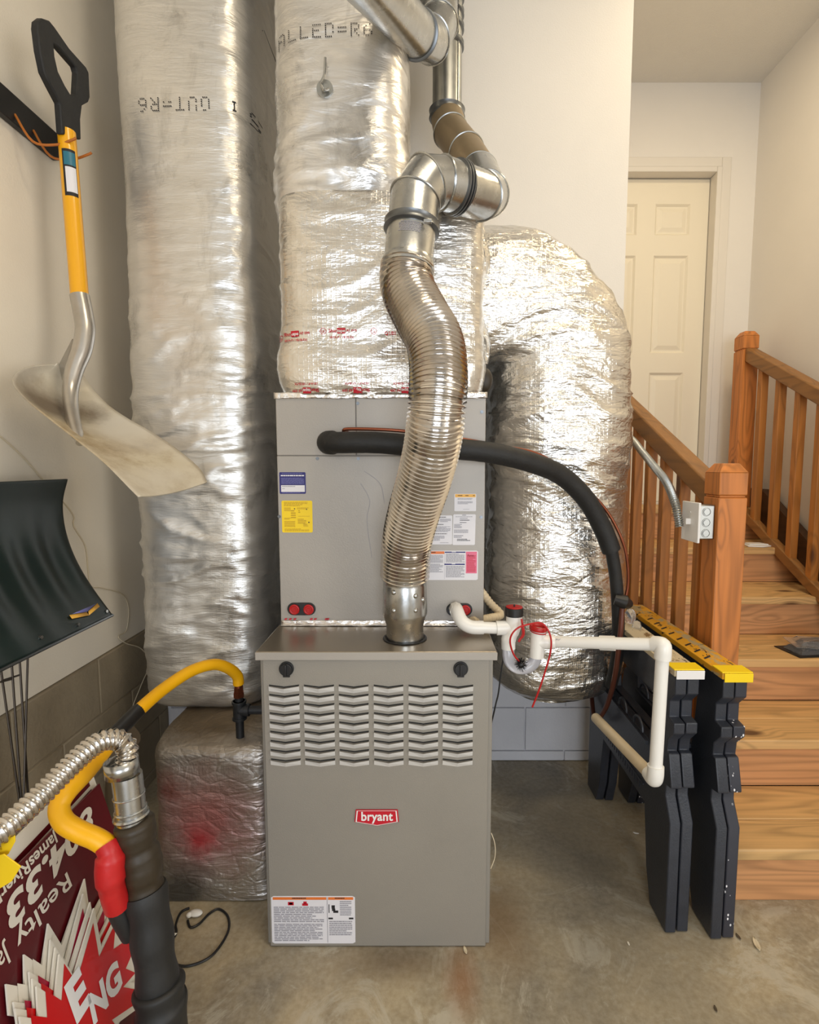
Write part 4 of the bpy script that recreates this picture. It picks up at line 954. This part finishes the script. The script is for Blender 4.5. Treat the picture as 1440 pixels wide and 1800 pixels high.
m = MB(); m.tube(smooth([W(917, 1088, 1.455), W(919, 1102, 1.45), W(920, 1115, 1.45), W(914, 1124, 1.45), W(912, 1128, 1.45)], 5), [.003] * 5 + [.0045] * 8 + [.0035] * 8, 8); single('red_clip', m, 'red', W(917, 1088, 1.455), 'small red rubber clip hanging beside the black-capped drain tee', 'clip')
# beige flex hose behind the cabinet
m = corrug([V((FX1 + .004, 1.70, .93)), W(862, 1060, 1.70), W(880, 1080, 1.68), W(862, 1086, 1.64), W(840, 1090, 1.60), W(830, 1092, 1.57)], .0125, .0010, .012, 14)
single('beige_drain_hose', m, 'pvcd', W(860, 1070, 1.7), 'short beige ribbed hose at the lower right corner of the coil cabinet', 'hose')
m = MB(); m.tube(smooth([W(886, 1150, 1.66), W(880, 1190, 1.64), W(876, 1220, 1.62), W(869, 1250, 1.60), V((.197, 1.62, .36)), V((.197, 1.7, .003))], 6), .0025, 8); single('black_wire', m, 'black', W(880, 1200, 1.62), 'thin black wire down the right side of the furnace', 'wire')
m = MB(); m.tube(smooth([V((.194, 1.372, .33)), V((.204, 1.372, .30)), V((.205, 1.372, .26)), V((.194, 1.372, .225))], 6), .0012, 6); single('loose_wire', m, 'rope', (.2, 1.372, .28), 'tiny tan wire loop poking out at the furnace right edge', 'wire')
m = MB(); m.tube(smooth([V((.22, 2.283, .40)), V((.36, 2.283, .41)), V((.47, 2.283, .46)), V((.56, 2.27, .50))], 6), .0014, 6); single('wall_cable', m, 'inkd', (.4, 2.28, .45), 'thin dark cable drooping along the white block wall', 'cable')

# ------------------------------------------------------------------ gas supply
gv = thing('gas_pipe_fitting', 'black iron tee and drip leg at the left side of the furnace', 'pipe fitting', W(421, 1315, 1.58))
ga = W(420, 1222, 1.58); gb = W(421, 1312, 1.58); gb.x = ga.x; gt = V((ga.x, 1.58, W(0, 1248, 1.58).z))
m = MB(); m.cyl(ga + V((0, 0, 0)), gb, .0125, 16); m.cyl(gt + V((0, 0, .03)), gt - V((0, 0, .03)), .019, 20); m.cyl(gt, gt + V((.032, 0, 0)), .019, 20); m.cyl(gt + V((0, 0, .022)), gt + V((0, 0, .03)), .022, 20); m.cyl(gt - V((0, 0, .022)), gt - V((0, 0, .03)), .022, 20)
obj('tee', m, 'iron', gv, bevel=.001); m = MB(); m.cyl(gt + V((.03, 0, 0)), V((FX0 - .0005, 1.58, gt.z)), .013, 16); obj('nipple', m, 'iron', gv)
m = MB(); m.cyl(gb + V((0, 0, .02)), gb - V((0, 0, .008)), .017, 16); m.sphere(gb - V((0, 0, .008)), .016, (1, 1, .5)); obj('end_cap', m, 'iron', gv)
m = MB(); m.cyl(ga + V((0, 0, -.005)), ga + V((0, 0, .010)), .017, 6); m.cyl(ga + V((0, 0, .010)), ga + V((0, 0, .026)), .015, 6); m.cyl(ga + V((0, 0, .026)), ga + V((0, 0, .036)), .0125, 16); obj('brass_nut', m, 'copper', gv, label='brass flare nut')
yh = thing('gas_hose', 'yellow jacketed flexible gas hose arching from the furnace to the foreground valve', 'hose', W(240, 1250, 1.25))
P1 = [ga + V((0, 0, .036)), ga + V((-.002, -.005, .065)), W(400, 1174, 1.55), W(375, 1168, 1.52), W(335, 1180, 1.46), W(285, 1213, 1.37), W(240, 1252, 1.27)]
obj('jacket', MB().tube(smooth(P1, 8), .0165, 20), 'yellow', yh)
P2 = [W(243, 1249, 1.28), W(215, 1278, 1.20), W(196, 1298, 1.15)]
obj('black_sleeve', MB().tube(smooth(P2, 5), .0182, 18), 'black', yh)
P3 = [W(198, 1296, 1.15), W(180, 1322, 1.08), W(150, 1358, 1.00), W(118, 1392, .95), W(104, 1418, .93), W(112, 1444, .92), W(140, 1462, .92), W(168, 1474, .92), W(192, 1489, .92)]
obj('lower_jacket', MB().tube(smooth(P3, 8), .0180, 20), 'yellow', yh)
m = MB(); m.tube(smooth([W(188, 1484, .92), W(194, 1500, .915), W(193, 1530, .91), W(197, 1560, .91), W(206, 1592, .92)], 5), [.0205] * 6 + [.025] * 8 + [.022] * 7, 18); m.tube(smooth([W(204, 1542, .93), W(214, 1570, .93), W(222, 1588, .935)], 4), .016, 14)
obj('red_tape_wrap', m, 'redtape', yh)
rp_ = thing('riser_pipe', 'thick pipe in black and brown wrap standing in the near left foreground', 'pipe', (-.53, .95, 0))
fz = W(300, 1988, .93); fz.z = 0
P = [W(235, 1440, .95), W(239, 1462, .95), W(243, 1488, .95), W(250, 1515, .95), W(252, 1540, .95), W(256, 1570, .95)]
sm = smooth(P, 5); rad = [.034 + .004 * noise.noise(V((i * .45, 3, 1))) + .002 * math.sin(i * .5) for i in range(len(sm))]; rad[0] = .026; rad[1] = .032
obj('brown_tape', MB().tube(sm, rad, 28), 'wrapbr', rp_, sharp=70)
P = [W(255, 1562, .95), W(262, 1600, .945), W(268, 1650, .94), W(274, 1700, .935), W(279, 1738, .935)]
sm = smooth(P, 5); obj('upper_insulation', MB().tube(sm, [.037 + .002 * math.sin(i * .8) for i in range(len(sm))], 28), 'wrapb', rp_, sharp=70)
P = [W(279, 1728, .935), W(282, 1760, .93), W(287, 1800, .93), fz]
sm = smooth(P, 6); obj('lower_insulation', MB().tube(sm, [.041 if i == 0 else .045 + .0025 * math.sin(i * .9) for i in range(len(sm))], 28), 'wrapb', rp_, sharp=70)
m = MB(); m.tube(smooth([W(206, 1590, .93), W(216, 1612, .935), W(232, 1640, .945)], 4), .020, 16); obj('branch', m, 'wrapb', rp_)
m = MB(); na = W(223, 1362, .955); nb = W(232, 1442, .95); t_ = (na - nb).normalized()
m.cyl(nb, na, .0265, 28); obj('threaded_nipple', m, 'galv', rp_); m = MB(); m.ring(nb + t_ * .022, t_, .0270, .0022, 28, 6); m.ring(nb + t_ * .010, t_, .0280, .004, 28, 6); m.ring(nb + t_ * .050, t_, .0268, .0018, 28, 6); obj('thread_rings', m, 'galv', rp_)
m = MB(); ch = W(214, 1348, .95); m.tube([ch + t_ * q for q in (-.014, .014)], [.0285, .0285], 32, caps=False); obj('clamp_ring', m, 'galv', rp_, solid=.002)
P = [W(221, 1345, .955), W(224, 1322, .957), W(219, 1308, .955), W(205, 1300, .95), W(180, 1302, .93), W(150, 1322, .90), W(112, 1358, .86), W(70, 1400, .82), W(25, 1442, .78), W(-30, 1490, .74), W(-90, 1560, .72)]
fcc = corrug(P, .0178, .0021, .0095, 20); single('flexible_metal_conduit', fcc, 'conduit_s', W(205, 1300, .95), 'shiny corrugated metal conduit curving in from the lower left into the riser pipe', 'conduit')
def tag_(c, pts, lab, mat_, tilt):
    t = thing('hang_tag', lab, 'tag', c); m = MB(); m.prism(pts, (.0, -.002, 0)); o = obj('tag_plate', m, mat_, t, bevel=.0006)
    m = MB(); a, b = V(pts[0]), V(pts[1]); e = V(pts[-1])
    for k in range(9):
        u0 = .15; v = .12 + k * .085; p = lambda u, v: a + (b - a) * u + (e - a) * v + V((0, -.0025, 0))
        m.poly([p(u0, v), p(.85 - .3 * (k % 3 == 2), v), p(.85 - .3 * (k % 3 == 2), v + .035), p(u0, v + .035)])
    obj('print', m, 'yelld', o, flat=True)
yt = .765
tag_(W(10, 1480, yt), [W(-40, 1452, yt), W(14, 1448, yt), W(27, 1462, yt), W(28, 1478, yt), W(16, 1500, yt), W(-40, 1540, yt)], 'upper yellow warning tag at the left edge, by the metal conduit', 'tag', 0)
tag_(W(10, 1530, yt - .01), [W(-40, 1512, yt - .01), W(8, 1500, yt - .01), W(38, 1522, yt - .01), W(22, 1548, yt - .01), W(-40, 1585, yt - .01)], 'lower yellow warning tag with folded orange edge, below the upper tag', 'tag', 0)
m = MB(); m.tube(smooth([W(230, 1292, 1.32), W(214, 1312, 1.32), W(208, 1380, 1.32), W(208, 1470, 1.32), V((-.80, 1.32, .3)), V((-.80, 1.32, 0))], 5), .030, 20); single('taupe_pipe', m, 'taupe', (-.80, 1.32, 0), 'dull brown wrapped pipe standing just behind the metal conduit', 'pipe')

# ------------------------------------------------------------------ yard signs
aL = R(15); SN = V((math.cos(aL), 0, math.sin(aL))); SP = V((-.60, 0, 0))
def S(px, py, off=0): return WP(px, py, SP + SN * off, SN)
def sign(name, pts, off, lab, mats=('coro',), th=.0035, group='yard signs stacked at the lower left'):
    P = [S(x, y, off) for x, y in pts]; c = sum(P, V((0, 0, 0))) / len(P)
    t = thing(name, lab, 'sign', c, group); m = MB(); m.prism(P, -SN * th); o = obj('board', m, mats, t, flat=True); return t, o
def s_text(mb, s, p0, p1, lift, k=1.0, mi=0, **kw):
    """text running from pixel p0 to pixel p1 on the sign plane"""
    a, b = S(*p0, lift), S(*p1, lift); ex = (b - a).normalized(); ey = SN.cross(ex); w_ = width(s, **kw); sc1 = (b - a).length / w_
    put_text(mb, s, lambda u, v: a + ex * (u * sc1) + ey * (v * sc1 * k), mi, **kw)
def down(px, py, ln):  # a point `ln` metres further down the leaning sign
    p = S(px, py); q = p + V((.2588, 0, -.9659)) * ln; return q
def rect_sign(c0, c1, ln, off, lab, mats, name='yard_sign'):
    a = S(*c0, off); b = S(*c1, off); d_ = V((math.sin(aL), 0, -math.cos(aL)))
    la = min(ln, a.z / math.cos(aL) - .004); lb = min(ln, b.z / math.cos(aL) - .004)
    t = thing(name, lab, 'sign', (a + b) / 2 + d_ * la, 'yard signs stacked at the lower left'); m = MB(); m.prism([a, b, b + d_ * lb, a + d_ * la], -SN * .004); o = obj('board', m, mats, t, flat=True); return t, o, a, b, d_
t, o, a, b, d_ = rect_sign((157, 1342), (-150, 1652), .66, -.022, 'white-bordered maroon yard sign, rearmost of the leaning stack', ['coro'])
m = MB(); e = (b - a).normalized()
for (q0, q1, mm) in ((.032, .044, 0), (.052, .075, 0)): m.poly([a + e * .02 + d_ * q0 + SN * .0006, b - e * .02 + d_ * q0 + SN * .0006, b - e * .02 + d_ * q1 + SN * .0006, a + e * .02 + d_ * q1 + SN * .0006], mm)
obj('print', m, 'maroon', o, flat=True)
t, o, a, b, d_ = rect_sign((175, 1377), (-140, 1690), .62, 0, 'maroon upside-down yard sign with phone number and Realty lettering', ['maroon'])
m = MB()
s_text(m, 'ww.JamesRiverRealty.com', (127, 1430), (-135, 1702), .0012, .95, off=.022)
s_text(m, '804.33', (160, 1413), (2, 1597), .0012, .72, off=.035, shear=.25)
s_text(m, 'Realty', (120, 1530), (24, 1646), .0012, .78, off=.01)
s_text(m, 'James River', (10, 1660), (-150, 1850), .0012, 1.3, off=.01)
obj('lettering', m, 'coro', o, flat=True)
# starburst signs
Z0 = lambda x, y: (x / 5.538, 1560 + y / 5.538)
RED = [(330, 1500), (300, 1245), (460, 1265), (442, 1000), (600, 1100), (625, 740), (745, 925), (908, 345), (965, 675), (1130, 330), (1105, 600), (1250, 500), (1290, 640), (1225, 790), (1320, 830), (1200, 970), (1420, 1010), (1400, 1080), (1090, 1290), (1180, 1420), (1100, 1560)]
C0 = (850, 1190)
def grow2(P, k0, k1):
    out = []
    for x, y in P:
        dx, dy = x - C0[0], y - C0[1]; r = math.hypot(dx, dy); q = (r + k0 + k1 * r) / r; out.append((C0[0] + dx * q, C0[1] + dy * q))
    return out
def offs(P, dx, dy, rot=0, sc1=1):
    out = []
    for x, y in P:
        u, v = (x - C0[0]) * sc1, (y - C0[1]) * sc1; out.append((C0[0] + u * math.cos(rot) - v * math.sin(rot) + dx, C0[1] + u * math.sin(rot) + v * math.cos(rot) + dy))
    return out
labs = ['red starburst sign with white E and NG letters, frontmost of the burst signs', 'red starburst sign directly behind the lettered one, thin red edge showing', 'red starburst sign third in the stack, pale jagged edge over the maroon sign', 'white-edged starburst sign at the back of the burst stack, mostly white points']
dirs = [(0, 0, 0, 1), (-48, -70, .012, .99), (-75, -160, -.03, .98), (-130, -290, .04, 1.0)]
for k in range(4):
    dx, dy, ro, s1 = dirs[k]; off = .030 - k * .007
    red = offs(RED, dx, dy, ro, s1); wh = offs(grow2(RED, 35, .13), dx, dy, ro, s1)
    t, o = sign('starburst_sign', [Z0(*p) for p in wh], off, labs[k])
    m = MB(); m.poly([S(*Z0(*p), off + .0008) for p in red]); obj('red_print', m, 'brightred' if k < 2 else 'magenta' if k == 2 else 'coro', o, flat=True)
    if k == 0:
        m = MB()
        s_text(m, 'E', Z0(735, 1330), Z0(885, 1090), off + .0018, 1.15, off=.05)
        s_text(m, 'NG', Z0(905, 1345), Z0(1195, 935), off + .0018, 1.15, off=.045)
        obj('lettering', m, 'white', o, flat=True)
for j, pts in enumerate(([(281, 1602), (291, 1594), (291, 1599), (282, 1610)], [(286, 1640), (311, 1641), (296, 1652), (289, 1662), (289, 1655), (299, 1645), (286, 1644)])):
    pass
t, o = sign('starburst_sign', [(240, 1600), (291, 1592), (270, 1618), (286, 1640), (312, 1640), (289, 1664), (262, 1660), (240, 1650)], -.010, 'jagged white sign tips poking out right of the thick black pipe')
m = MB(); m.poly([S(x, y, -.0092) for x, y in ((286, 1644), (299, 1645), (288, 1654), (280, 1650))]); obj('red_print', m, 'maroon', o, flat=True)
# sign stakes
ws = thing('wire_stake', 'dark wire sign stake leaning on the block wall under the green scoop', 'stake', WX(40, 1400, -1.06), 'wire sign stakes')
def rod(mb, p0, p1, xw=-1.08, ext=True, r=.0028):
    a, b = WX(*p0, xw - .01), WX(*p1, xw + .04)
    if ext: b = b + (b - a) * ((b.z - .004) / (a.z - b.z))
    mb.tube([a, b], r, 8)
m = MB(); rod(m, (18, 1130), (38, 1415)); rod(m, (32, 1120), (50, 1412)); m.tube([WX(8, 1195, -1.08), WX(36, 1186, -1.08)], .0026, 8); obj('rod', m, 'steel_rod', ws)
ws = thing('wire_stake', 'dark wire sign stake nearest the ledge, right of the other stake', 'stake', WX(45, 1400, -1.08), 'wire sign stakes')
m = MB(); rod(m, (50, 1110), (42, 1400)); rod(m, (2, 1180), (36, 1420)); m.tube([WX(0, 1199, -1.08), WX(20, 1194, -1.08)], .0026, 8); obj('rod', m, 'steel_rod', ws)

# ------------------------------------------------------------------ cord on the wall, cable on the floor
P = [WX(-10, 758, XL + .003), WX(40, 803, XL + .003), WX(85, 855, XL + .003), WX(113, 884, XL + .003), WX(130, 908, XL + .003), WX(130, 925, XL + .004), WX(150, 960, XL + .003), WX(155, 1000, XL + .003), WX(160, 1030, XL + .003), WX(180, 1034, XL + .003), WX(215, 1045, XL + .003), WX(226, 1070, XL + .003), WX(222, 1108, XL + .004), WX(208, 1119, XL + .006), WX(222, 1131, XL + .014), WX(248, 1140, XL + .02), WX(263, 1165, XL + .02), WX(250, 1200, XL + .02), WX(234, 1240, XL + .02), WX(225, 1275, XL + .02)]
single('thin_cord', MB().tube(smooth(P, 6), .0018, 6), 'rope', WX(150, 1000, XL + .003), 'thin off-white cord trailing down the left wall past the block ledge', 'cord')
P = [WZ(x, y, .004) for x, y in ((333, 1596), (318, 1604), (309, 1625), (310, 1640), (300, 1660), (303, 1690), (330, 1698), (372, 1680), (400, 1640), (401, 1612), (385, 1598), (368, 1606), (350, 1624), (335, 1630), (330, 1618))]
single('black_cable', MB().tube(smooth(P, 6), .0034, 8), 'black', WZ(360, 1650, 0), 'black cable coiled in a loop on the concrete by the return box', 'cable')
m = MB(); c = WZ(344, 1605, .010); m.sphere(c, .016, (1.3, .8, .55), 12); m.sphere(c + V((-.016, -.006, .0)), .009, (1, 1, .8), 10); single('white_plug', m, 'pvc', WZ(344, 1605, 0), 'small white plug lying on the floor inside the black cable loop', 'plug')
random.seed(11)
for (px, py, lab, mt, s) in ((1330, 1662, 'curled pale leaf on the concrete right of the sawhorses', 'rope', .022), (1298, 1648, 'small dry brown leaf bit by the sawhorse feet', 'taupe', .010), (1118, 1466, 'thin white sliver on the floor left of the sawhorses', 'white', .010), (1258, 1775, 'dark crumb near the bottom right of the floor', 'taupe', .008), (1105, 1660, 'tiny pebble on the concrete in front of the sawhorses', 'coro', .006), (818, 1672, 'curled straw sliver at the furnace foot', 'rope', .012)):
    c = WZ(px, py, 0); m = MB(); an = random.random() * 3; P = []
    for i in range(6):
        u = i / 5 - .5; wv = .3 * s * (1 - (2 * u) ** 2) + .001; d_ = V((math.cos(an), math.sin(an), 0)); n_ = V((-d_.y, d_.x, 0)); P.append([c + d_ * (u * 2 * s) + n_ * (wv * k) + V((0, 0, .002 + .3 * s * u * u * 2 + .15 * s * abs(k))) for k in (-1, 0, 1)])
    m.grid(P); single('leaf' if 'leaf' in lab else 'debris', m, mt, c, lab, 'leaf' if 'leaf' in lab else 'debris', solid=.001)

# ------------------------------------------------------------------ shovel and wall rack
rk = thing('wall_rack', 'black metal tool rack bar on the left wall with rusty hook', 'rack', (XL + .01, 1.4, 2.32))
m = MB(); m.box(XL + .001, XL + .022, .75, WX(103, 265, XL + .02).y, 2.285, 2.365); bar = obj('bar', m, 'black', rk, bevel=.003)
ya = WX(110, 255, -1.02).y
m = MB(); hz_ = WX(118, 255, -1.0).z - .004
for dy_ in (-.030, .040):
    m.tube(smooth([V((XL + .022, ya + dy_, 2.31)), V((-1.08, ya + dy_ - .005, hz_)), V((-1.02, ya + dy_, hz_ - .006)), V((-.975, ya + dy_, hz_ + .006)), V((-.962, ya + dy_, hz_ + .012))], 5), .0034, 8)
obj('hook', m, 'tagb', rk)
m = MB()
for y_ in (1.05, 1.33): m.cyl(V((XL + .021, y_, 2.34)), V((XL + .024, y_, 2.34)), .005, 10)
obj('screw', m, 'white', rk)
sh = thing('scoop_shovel', 'worn metal scoop shovel with yellow shaft and black D-grip hanging on the left wall', 'shovel', SHOVEL)
gx = -1.0
outer = [(53, 50), (54, 38), (62, 32), (74, 36), (84, 48), (110, 85), (140, 118), (145, 128), (147, 172), (144, 180), (133, 186), (130, 210), (131, 246), (98, 236), (94, 182), (78, 152), (66, 128), (58, 90)]
hole = [(82, 76), (92, 84), (122, 118), (125, 128), (123, 166), (112, 166), (102, 150), (90, 126), (84, 100)]
m = MB()
def pr_hole(mb, outp, inp, x, th):
    A0 = [WX(px, py, x) for px, py in outp]; H0 = [WX(px, py, x) for px, py in inp]
    for sgn in (0, 1):
        e = []; 
        vo = [mb.bm.verts.new(p + V((sgn * th, 0, 0))) for p in A0]; vh = [mb.bm.verts.new(p + V((sgn * th, 0, 0))) for p in H0]
        es = [mb.bm.edges.new((vo[i], vo[(i + 1) % len(vo)])) for i in range(len(vo))] + [mb.bm.edges.new((vh[i], vh[(i + 1) % len(vh)])) for i in range(len(vh))]
        bmesh.ops.triangle_fill(mb.bm, use_beauty=True, use_dissolve=False, edges=es)
        if sgn == 0: o0, h0 = vo, vh
        else:
            for L0, L1 in ((o0, vo), (h0, vh)):
                for i in range(len(L0)): mb.face([L0[i], L0[(i + 1) % len(L0)], L1[(i + 1) % len(L1)], L1[i]])
pr_hole(m, outer, hole, gx - .012, .020)
obj('d_grip', m, 'blackr', sh, bevel=.004)
s0, s1 = WC(117, 232, 1.495), WC(140, 522, 1.505)
m = MB(); m.cyl(s0, s1, .0228, 28); shf = obj('shaft', m, 'yellowp', sh)
ax1 = (s1 - s0).normalized(); fr = V((0, -1, 0)); fr = (fr + V((.5, 0, 0))); fr = (fr - ax1 * fr.dot(ax1)).normalized(); sd1 = ax1.cross(fr)
def onsh(u, v, off=.0008): a_ = u / .0228; return s0 + ax1 * v + (fr * math.cos(a_) - sd1 * math.sin(a_) * (1)) * (.0228 + off)
for (v0, v1, u0, u1, mk, nm) in ((.06, .19, -.014, .020, 'inkd', 'sticker'), (.068, .105, -.010, .018, 'teal', 'sticker'), (.11, .18, -.008, .018, 'label', 'sticker')):
    m = MB(); o_ = .0006 if mk == 'inkd' else .0012
    m.grid([[onsh(u0 + (u1 - u0) * i / 8, v, o_) for i in range(9)] for v in (v0, v1)]); obj(nm, m, mk, shf)
P = [s1 - ax1 * .004, WC(146, 550, 1.505), WC(150, 580, 1.50), WC(144, 615, 1.49), WC(131, 650, 1.475), WC(124, 685, 1.46), WC(126, 720, 1.43), WC(133, 755, 1.38), WC(141, 778, 1.34)]
sm = smooth(P, 6); n = len(sm); obj('socket', MB().tube(sm, [.0252 - .0008 * 0 - (.0125 * max(0, (i / n - .35)) / .65) - .003 * (i > n * .9) for i in range(n)], 20), 'alushovel', sh)
m = MB(); m.poly([WC(104, 642, 1.495), WC(128, 596, 1.49), WC(140, 625, 1.478), WC(128, 690, 1.462), WC(110, 668, 1.47)]); obj('frog_plate', m, 'alushovel', sh, solid=.004)
MT['blade'] = blade_mat()
Lc = smooth([WC(100, 640, 1.50), WC(45, 646, 1.41), WC(22, 668, 1.36), WC(40, 697, 1.345), WC(75, 727, 1.33), WC(125, 766, 1.30), WC(182, 812, 1.26), WC(228, 858, 1.215), WC(243, 873, 1.20)], 8)
Rc = smooth([WC(104, 640, 1.50), WC(142, 655, 1.56), WC(162, 682, 1.585), WC(190, 712, 1.58), WC(225, 736, 1.565), WC(262, 757, 1.545), WC(310, 789, 1.51), WC(350, 823, 1.475), WC(364, 848, 1.45)], 8)
P = []
for i in range(len(Lc)):
    a_, b_ = Lc[i], Rc[i]; t = i / (len(Lc) - 1); row = []; w_ = (b_ - a_).length
    sag = min(.055, w_ * .22) * (1 - .55 * t)
    for j in range(21):
        v = j / 20; p = a_.lerp(b_, v); s = (1 - (2 * v - 1) ** 2); p = p + V((-.55, .25, -.45)) * (sag * s); 
        p += V((.3, -.3, .6)) * (.010 * math.exp(-((v - .5) / .10) ** 2) * max(0, 1 - t * 1.6)); row.append(p)
    P.append(row)
m = MB(); m.grid(P); obj('blade', m, MT['blade'], sh, solid=.0028, sharp=80)
# snow scoop
ss = thing('snow_shovel', 'dark green plastic snow shovel blade hanging low on the left wall', 'shovel', (-1.0, 1.3, .9))
prof = smooth([WC(120, 842, 1.60), WC(112, 880, 1.605), WC(115, 920, 1.61), WC(127, 960, 1.615), WC(146, 1000, 1.62), WC(172, 1038, 1.63), WC(201, 1078, 1.635)], 8)
P = []
for p in prof:
    p = V((p.x, 0, p.z)); row = []
    for j in range(61):
        y = 1.585 - .50 * j / 60
        t = (prof[0].z - p.z) / (prof[0].z - prof[-1].z)
        rb_ = .0055 * math.sin((y * 2 * math.pi) / .105) * math.exp(-((t - .62) / .26) ** 2)
        row.append(V((p.x - rb_, y + .012 * (1 - t), p.z)))
    P.append(row)
m = MB(); m.grid(P); obj('blade', m, 'green', ss, solid=.005, sharp=80)
pe = P[-1]; m = MB(); m.tube([pe[0] + V((0, .004, -.003)), pe[-1] + V((0, 0, -.003))], .005, 8); obj('wear_strip', m, 'galv_dark', ss)
def onb(px, py, lift=.006):
    # point on the scoop near a photo position
    best = None; d = ray(px, py)
    for row in P:
        for q in row:
            dd = (q - O()); e = (dd - d * (dd.dot(d) / d.dot(d))).length
            if best is None or e < best[0]: best = (e, q)
    return best[1] + V((lift, -.001, lift * .5))
m = MB()
for (px, py) in ((133, 1097), (69, 1122), (186, 1076)): q = onb(px, py, .004); m.cyl(q - V((.004, 0, 0)), q + V((.003, -.001, .001)), .0045, 12)
obj('rivet', m, 'galv', ss)
q = [onb(120, 1083), onb(130, 1091), onb(153, 1082), onb(171, 1065), onb(165, 1064)]
m = MB(); m.poly([onb(120, 1083), onb(126, 1090), onb(152, 1083), onb(150, 1079)]); m.poly([onb(152, 1083), onb(171, 1067), onb(168, 1063), onb(152, 1078)]); obj('sticker', m, 'amber', ss, solid=.001)
m = MB(); m.poly([onb(124, 1082, .0075), onb(150, 1080, .0075), onb(165, 1064, .0075), onb(160, 1063, .0075)]); obj('sticker', m, 'bluel', ss, solid=.001)
m = MB(); m.cyl(V((-1.095, 1.22, 1.25)), V((-1.115, 1.05, 1.95)), .017, 18); m.cyl(V((-1.115, 1.05, 1.95)), V((-1.12, 1.02, 2.05)), .019, 18); obj('shaft', m, 'yellowp', ss)

# ------------------------------------------------------------------ sawhorses
def leaf(x0, th, y0, ylen, panel=True, mats='horse'):
    out = [(0, .762), (0, .71), (.03, .68), (.03, .632), (-.002, .628), (-.002, .598), (.030, .565), (.034, .53), (.020, .528), (-.002, .445), (-.002, .437), (.030, .430), (.030, .398), (-.004, .335), (-.004, .004)]
    inn = [(.10, .004), (.135, .10), (.150, .20), (.165, .290)]
    near = [(y0 + a, z) for a, z in out]; nin = [(y0 + a, z) for a, z in inn]
    far = [(y0 + ylen - a, z) for a, z in out][::-1]; fin = [(y0 + ylen - a, z) for a, z in inn][::-1]
    m = MB(); outline = near + nin + fin + far
    holes = [(y0 + .13, .66), (y0 + ylen - .13, .66), (y0 + ylen - .15, .50), (y0 + .15, .50)] if panel else None
    if not holes: m.prism([(x0, y, z) for y, z in outline], (th, 0, 0)); return m
    prev = None
    for sgn in (0, 1):
        x = x0 + sgn * th; vo = [m.bm.verts.new((x, y, z)) for y, z in outline]; vh = [m.bm.verts.new((x, y, z)) for y, z in holes]
        es = [m.bm.edges.new((vo[i], vo[(i + 1) % len(vo)])) for i in range(len(vo))] + [m.bm.edges.new((vh[i], vh[(i + 1) % 4])) for i in range(4)]
        bmesh.ops.triangle_fill(m.bm, use_beauty=True, use_dissolve=False, edges=es)
        if prev:
            for L0, L1 in ((prev[0], vo), (prev[1], vh)):
                for i in range(len(L0)): m.face([L0[i], L0[(i + 1) % len(L0)], L1[(i + 1) % len(L1)], L1[i]])
        prev = (vo, vh)
    return m
def sawhorse(x0, y0, lab, topm, sp_, endm):
    t = thing('sawhorse', lab, 'sawhorse', (x0 + .035, y0 + .35, 0), 'folded sawhorses by the stairs')
    L = .70
    obj('leg_frame', leaf(x0, .031, y0, L), 'horse', t, bevel=.003); obj('leg_frame', leaf(x0 + .036, .032, y0 + .004, L - .008), 'splat' if sp_ else 'horse', t, bevel=.003)
    m = MB(); m.box(x0 + .012, x0 + .020, y0 + .16, y0 + L - .16, .30, .49); tr = obj('tray_panel', m, 'horsed', t)
    m = MB()
    for k in range(16): y = y0 + .20 + k * .02; m.box(x0 - .002, x0 + .0005, y, y + .009, .315, .335)
    m.box(x0 - .004, x0, y0 + .17, y0 + L - .17, .340, .346); m.box(x0 - .010, x0, y0 + .15, y0 + L - .15, .484, .496)
    obj('rib', m, 'horse', tr)
    m = MB()
    for k in range(3): c = V((x0 - .004, y0 + .22 + k * .13, .505)); m.tube([c + V((0, .035 * math.cos(a_), .035 * math.sin(a_))) for a_ in [math.pi * q / 12 for q in range(13)]], .004, 8)
    obj('tool_loop', m, 'horse', tr)
    m = MB(); m.box(x0 - .006, x0 + .034, y0 - .004, y0 + L + .004, .763, .781); m.box(x0 + .034, x0 + .073, y0 - .004, y0 + L + .004, .763, .778); tp_ = obj('top_rail', m, topm, t, bevel=.002)
    m = MB(); m.box(x0 - .008, x0 + .075, y0 - .006, y0 + .045, .7815, .785); m.box(x0 - .002, x0 + .075, y0 - .0085, y0 - .0062, .757, .7815, 0 if sp_ else 1); obj('rule_end', m, endm, tp_, bevel=.001)
    if sp_:
        for k in range(8):
            m = MB(); y = y0 + .10 + k * .055; m.prism([(x0 + .002, y, .7818), (x0 + .028, y + .018, .7818), (x0 + .028, y + .026, .7818), (x0 + .002, y + .008, .7818)], (0, 0, .0006)); obj('ruler_mark', m, 'inkd', tp_, flat=True)
sawhorse(.700, 1.405, 'folded black plastic sawhorse with cream worn top, nearer the furnace', 'top_l', False, ['yell', 'white'])
sawhorse(.820, 1.385, 'folded black plastic sawhorse with yellow top and white paint splashes, beside the newel post', 'top_r', True, 'yell')
m = MB(); q = V((.738, 1.80, .815)); m.sphere(q + V((-.01, 0, .0)), .028, (.7, .8, 1), 10); m.sphere(q + V((.006, -.02, -.03)), .022, (.8, .8, 1), 8); single('plastic_bag', m, 'clam', q, 'crumpled clear plastic scrap on the rear end of the sawhorses', 'bag')
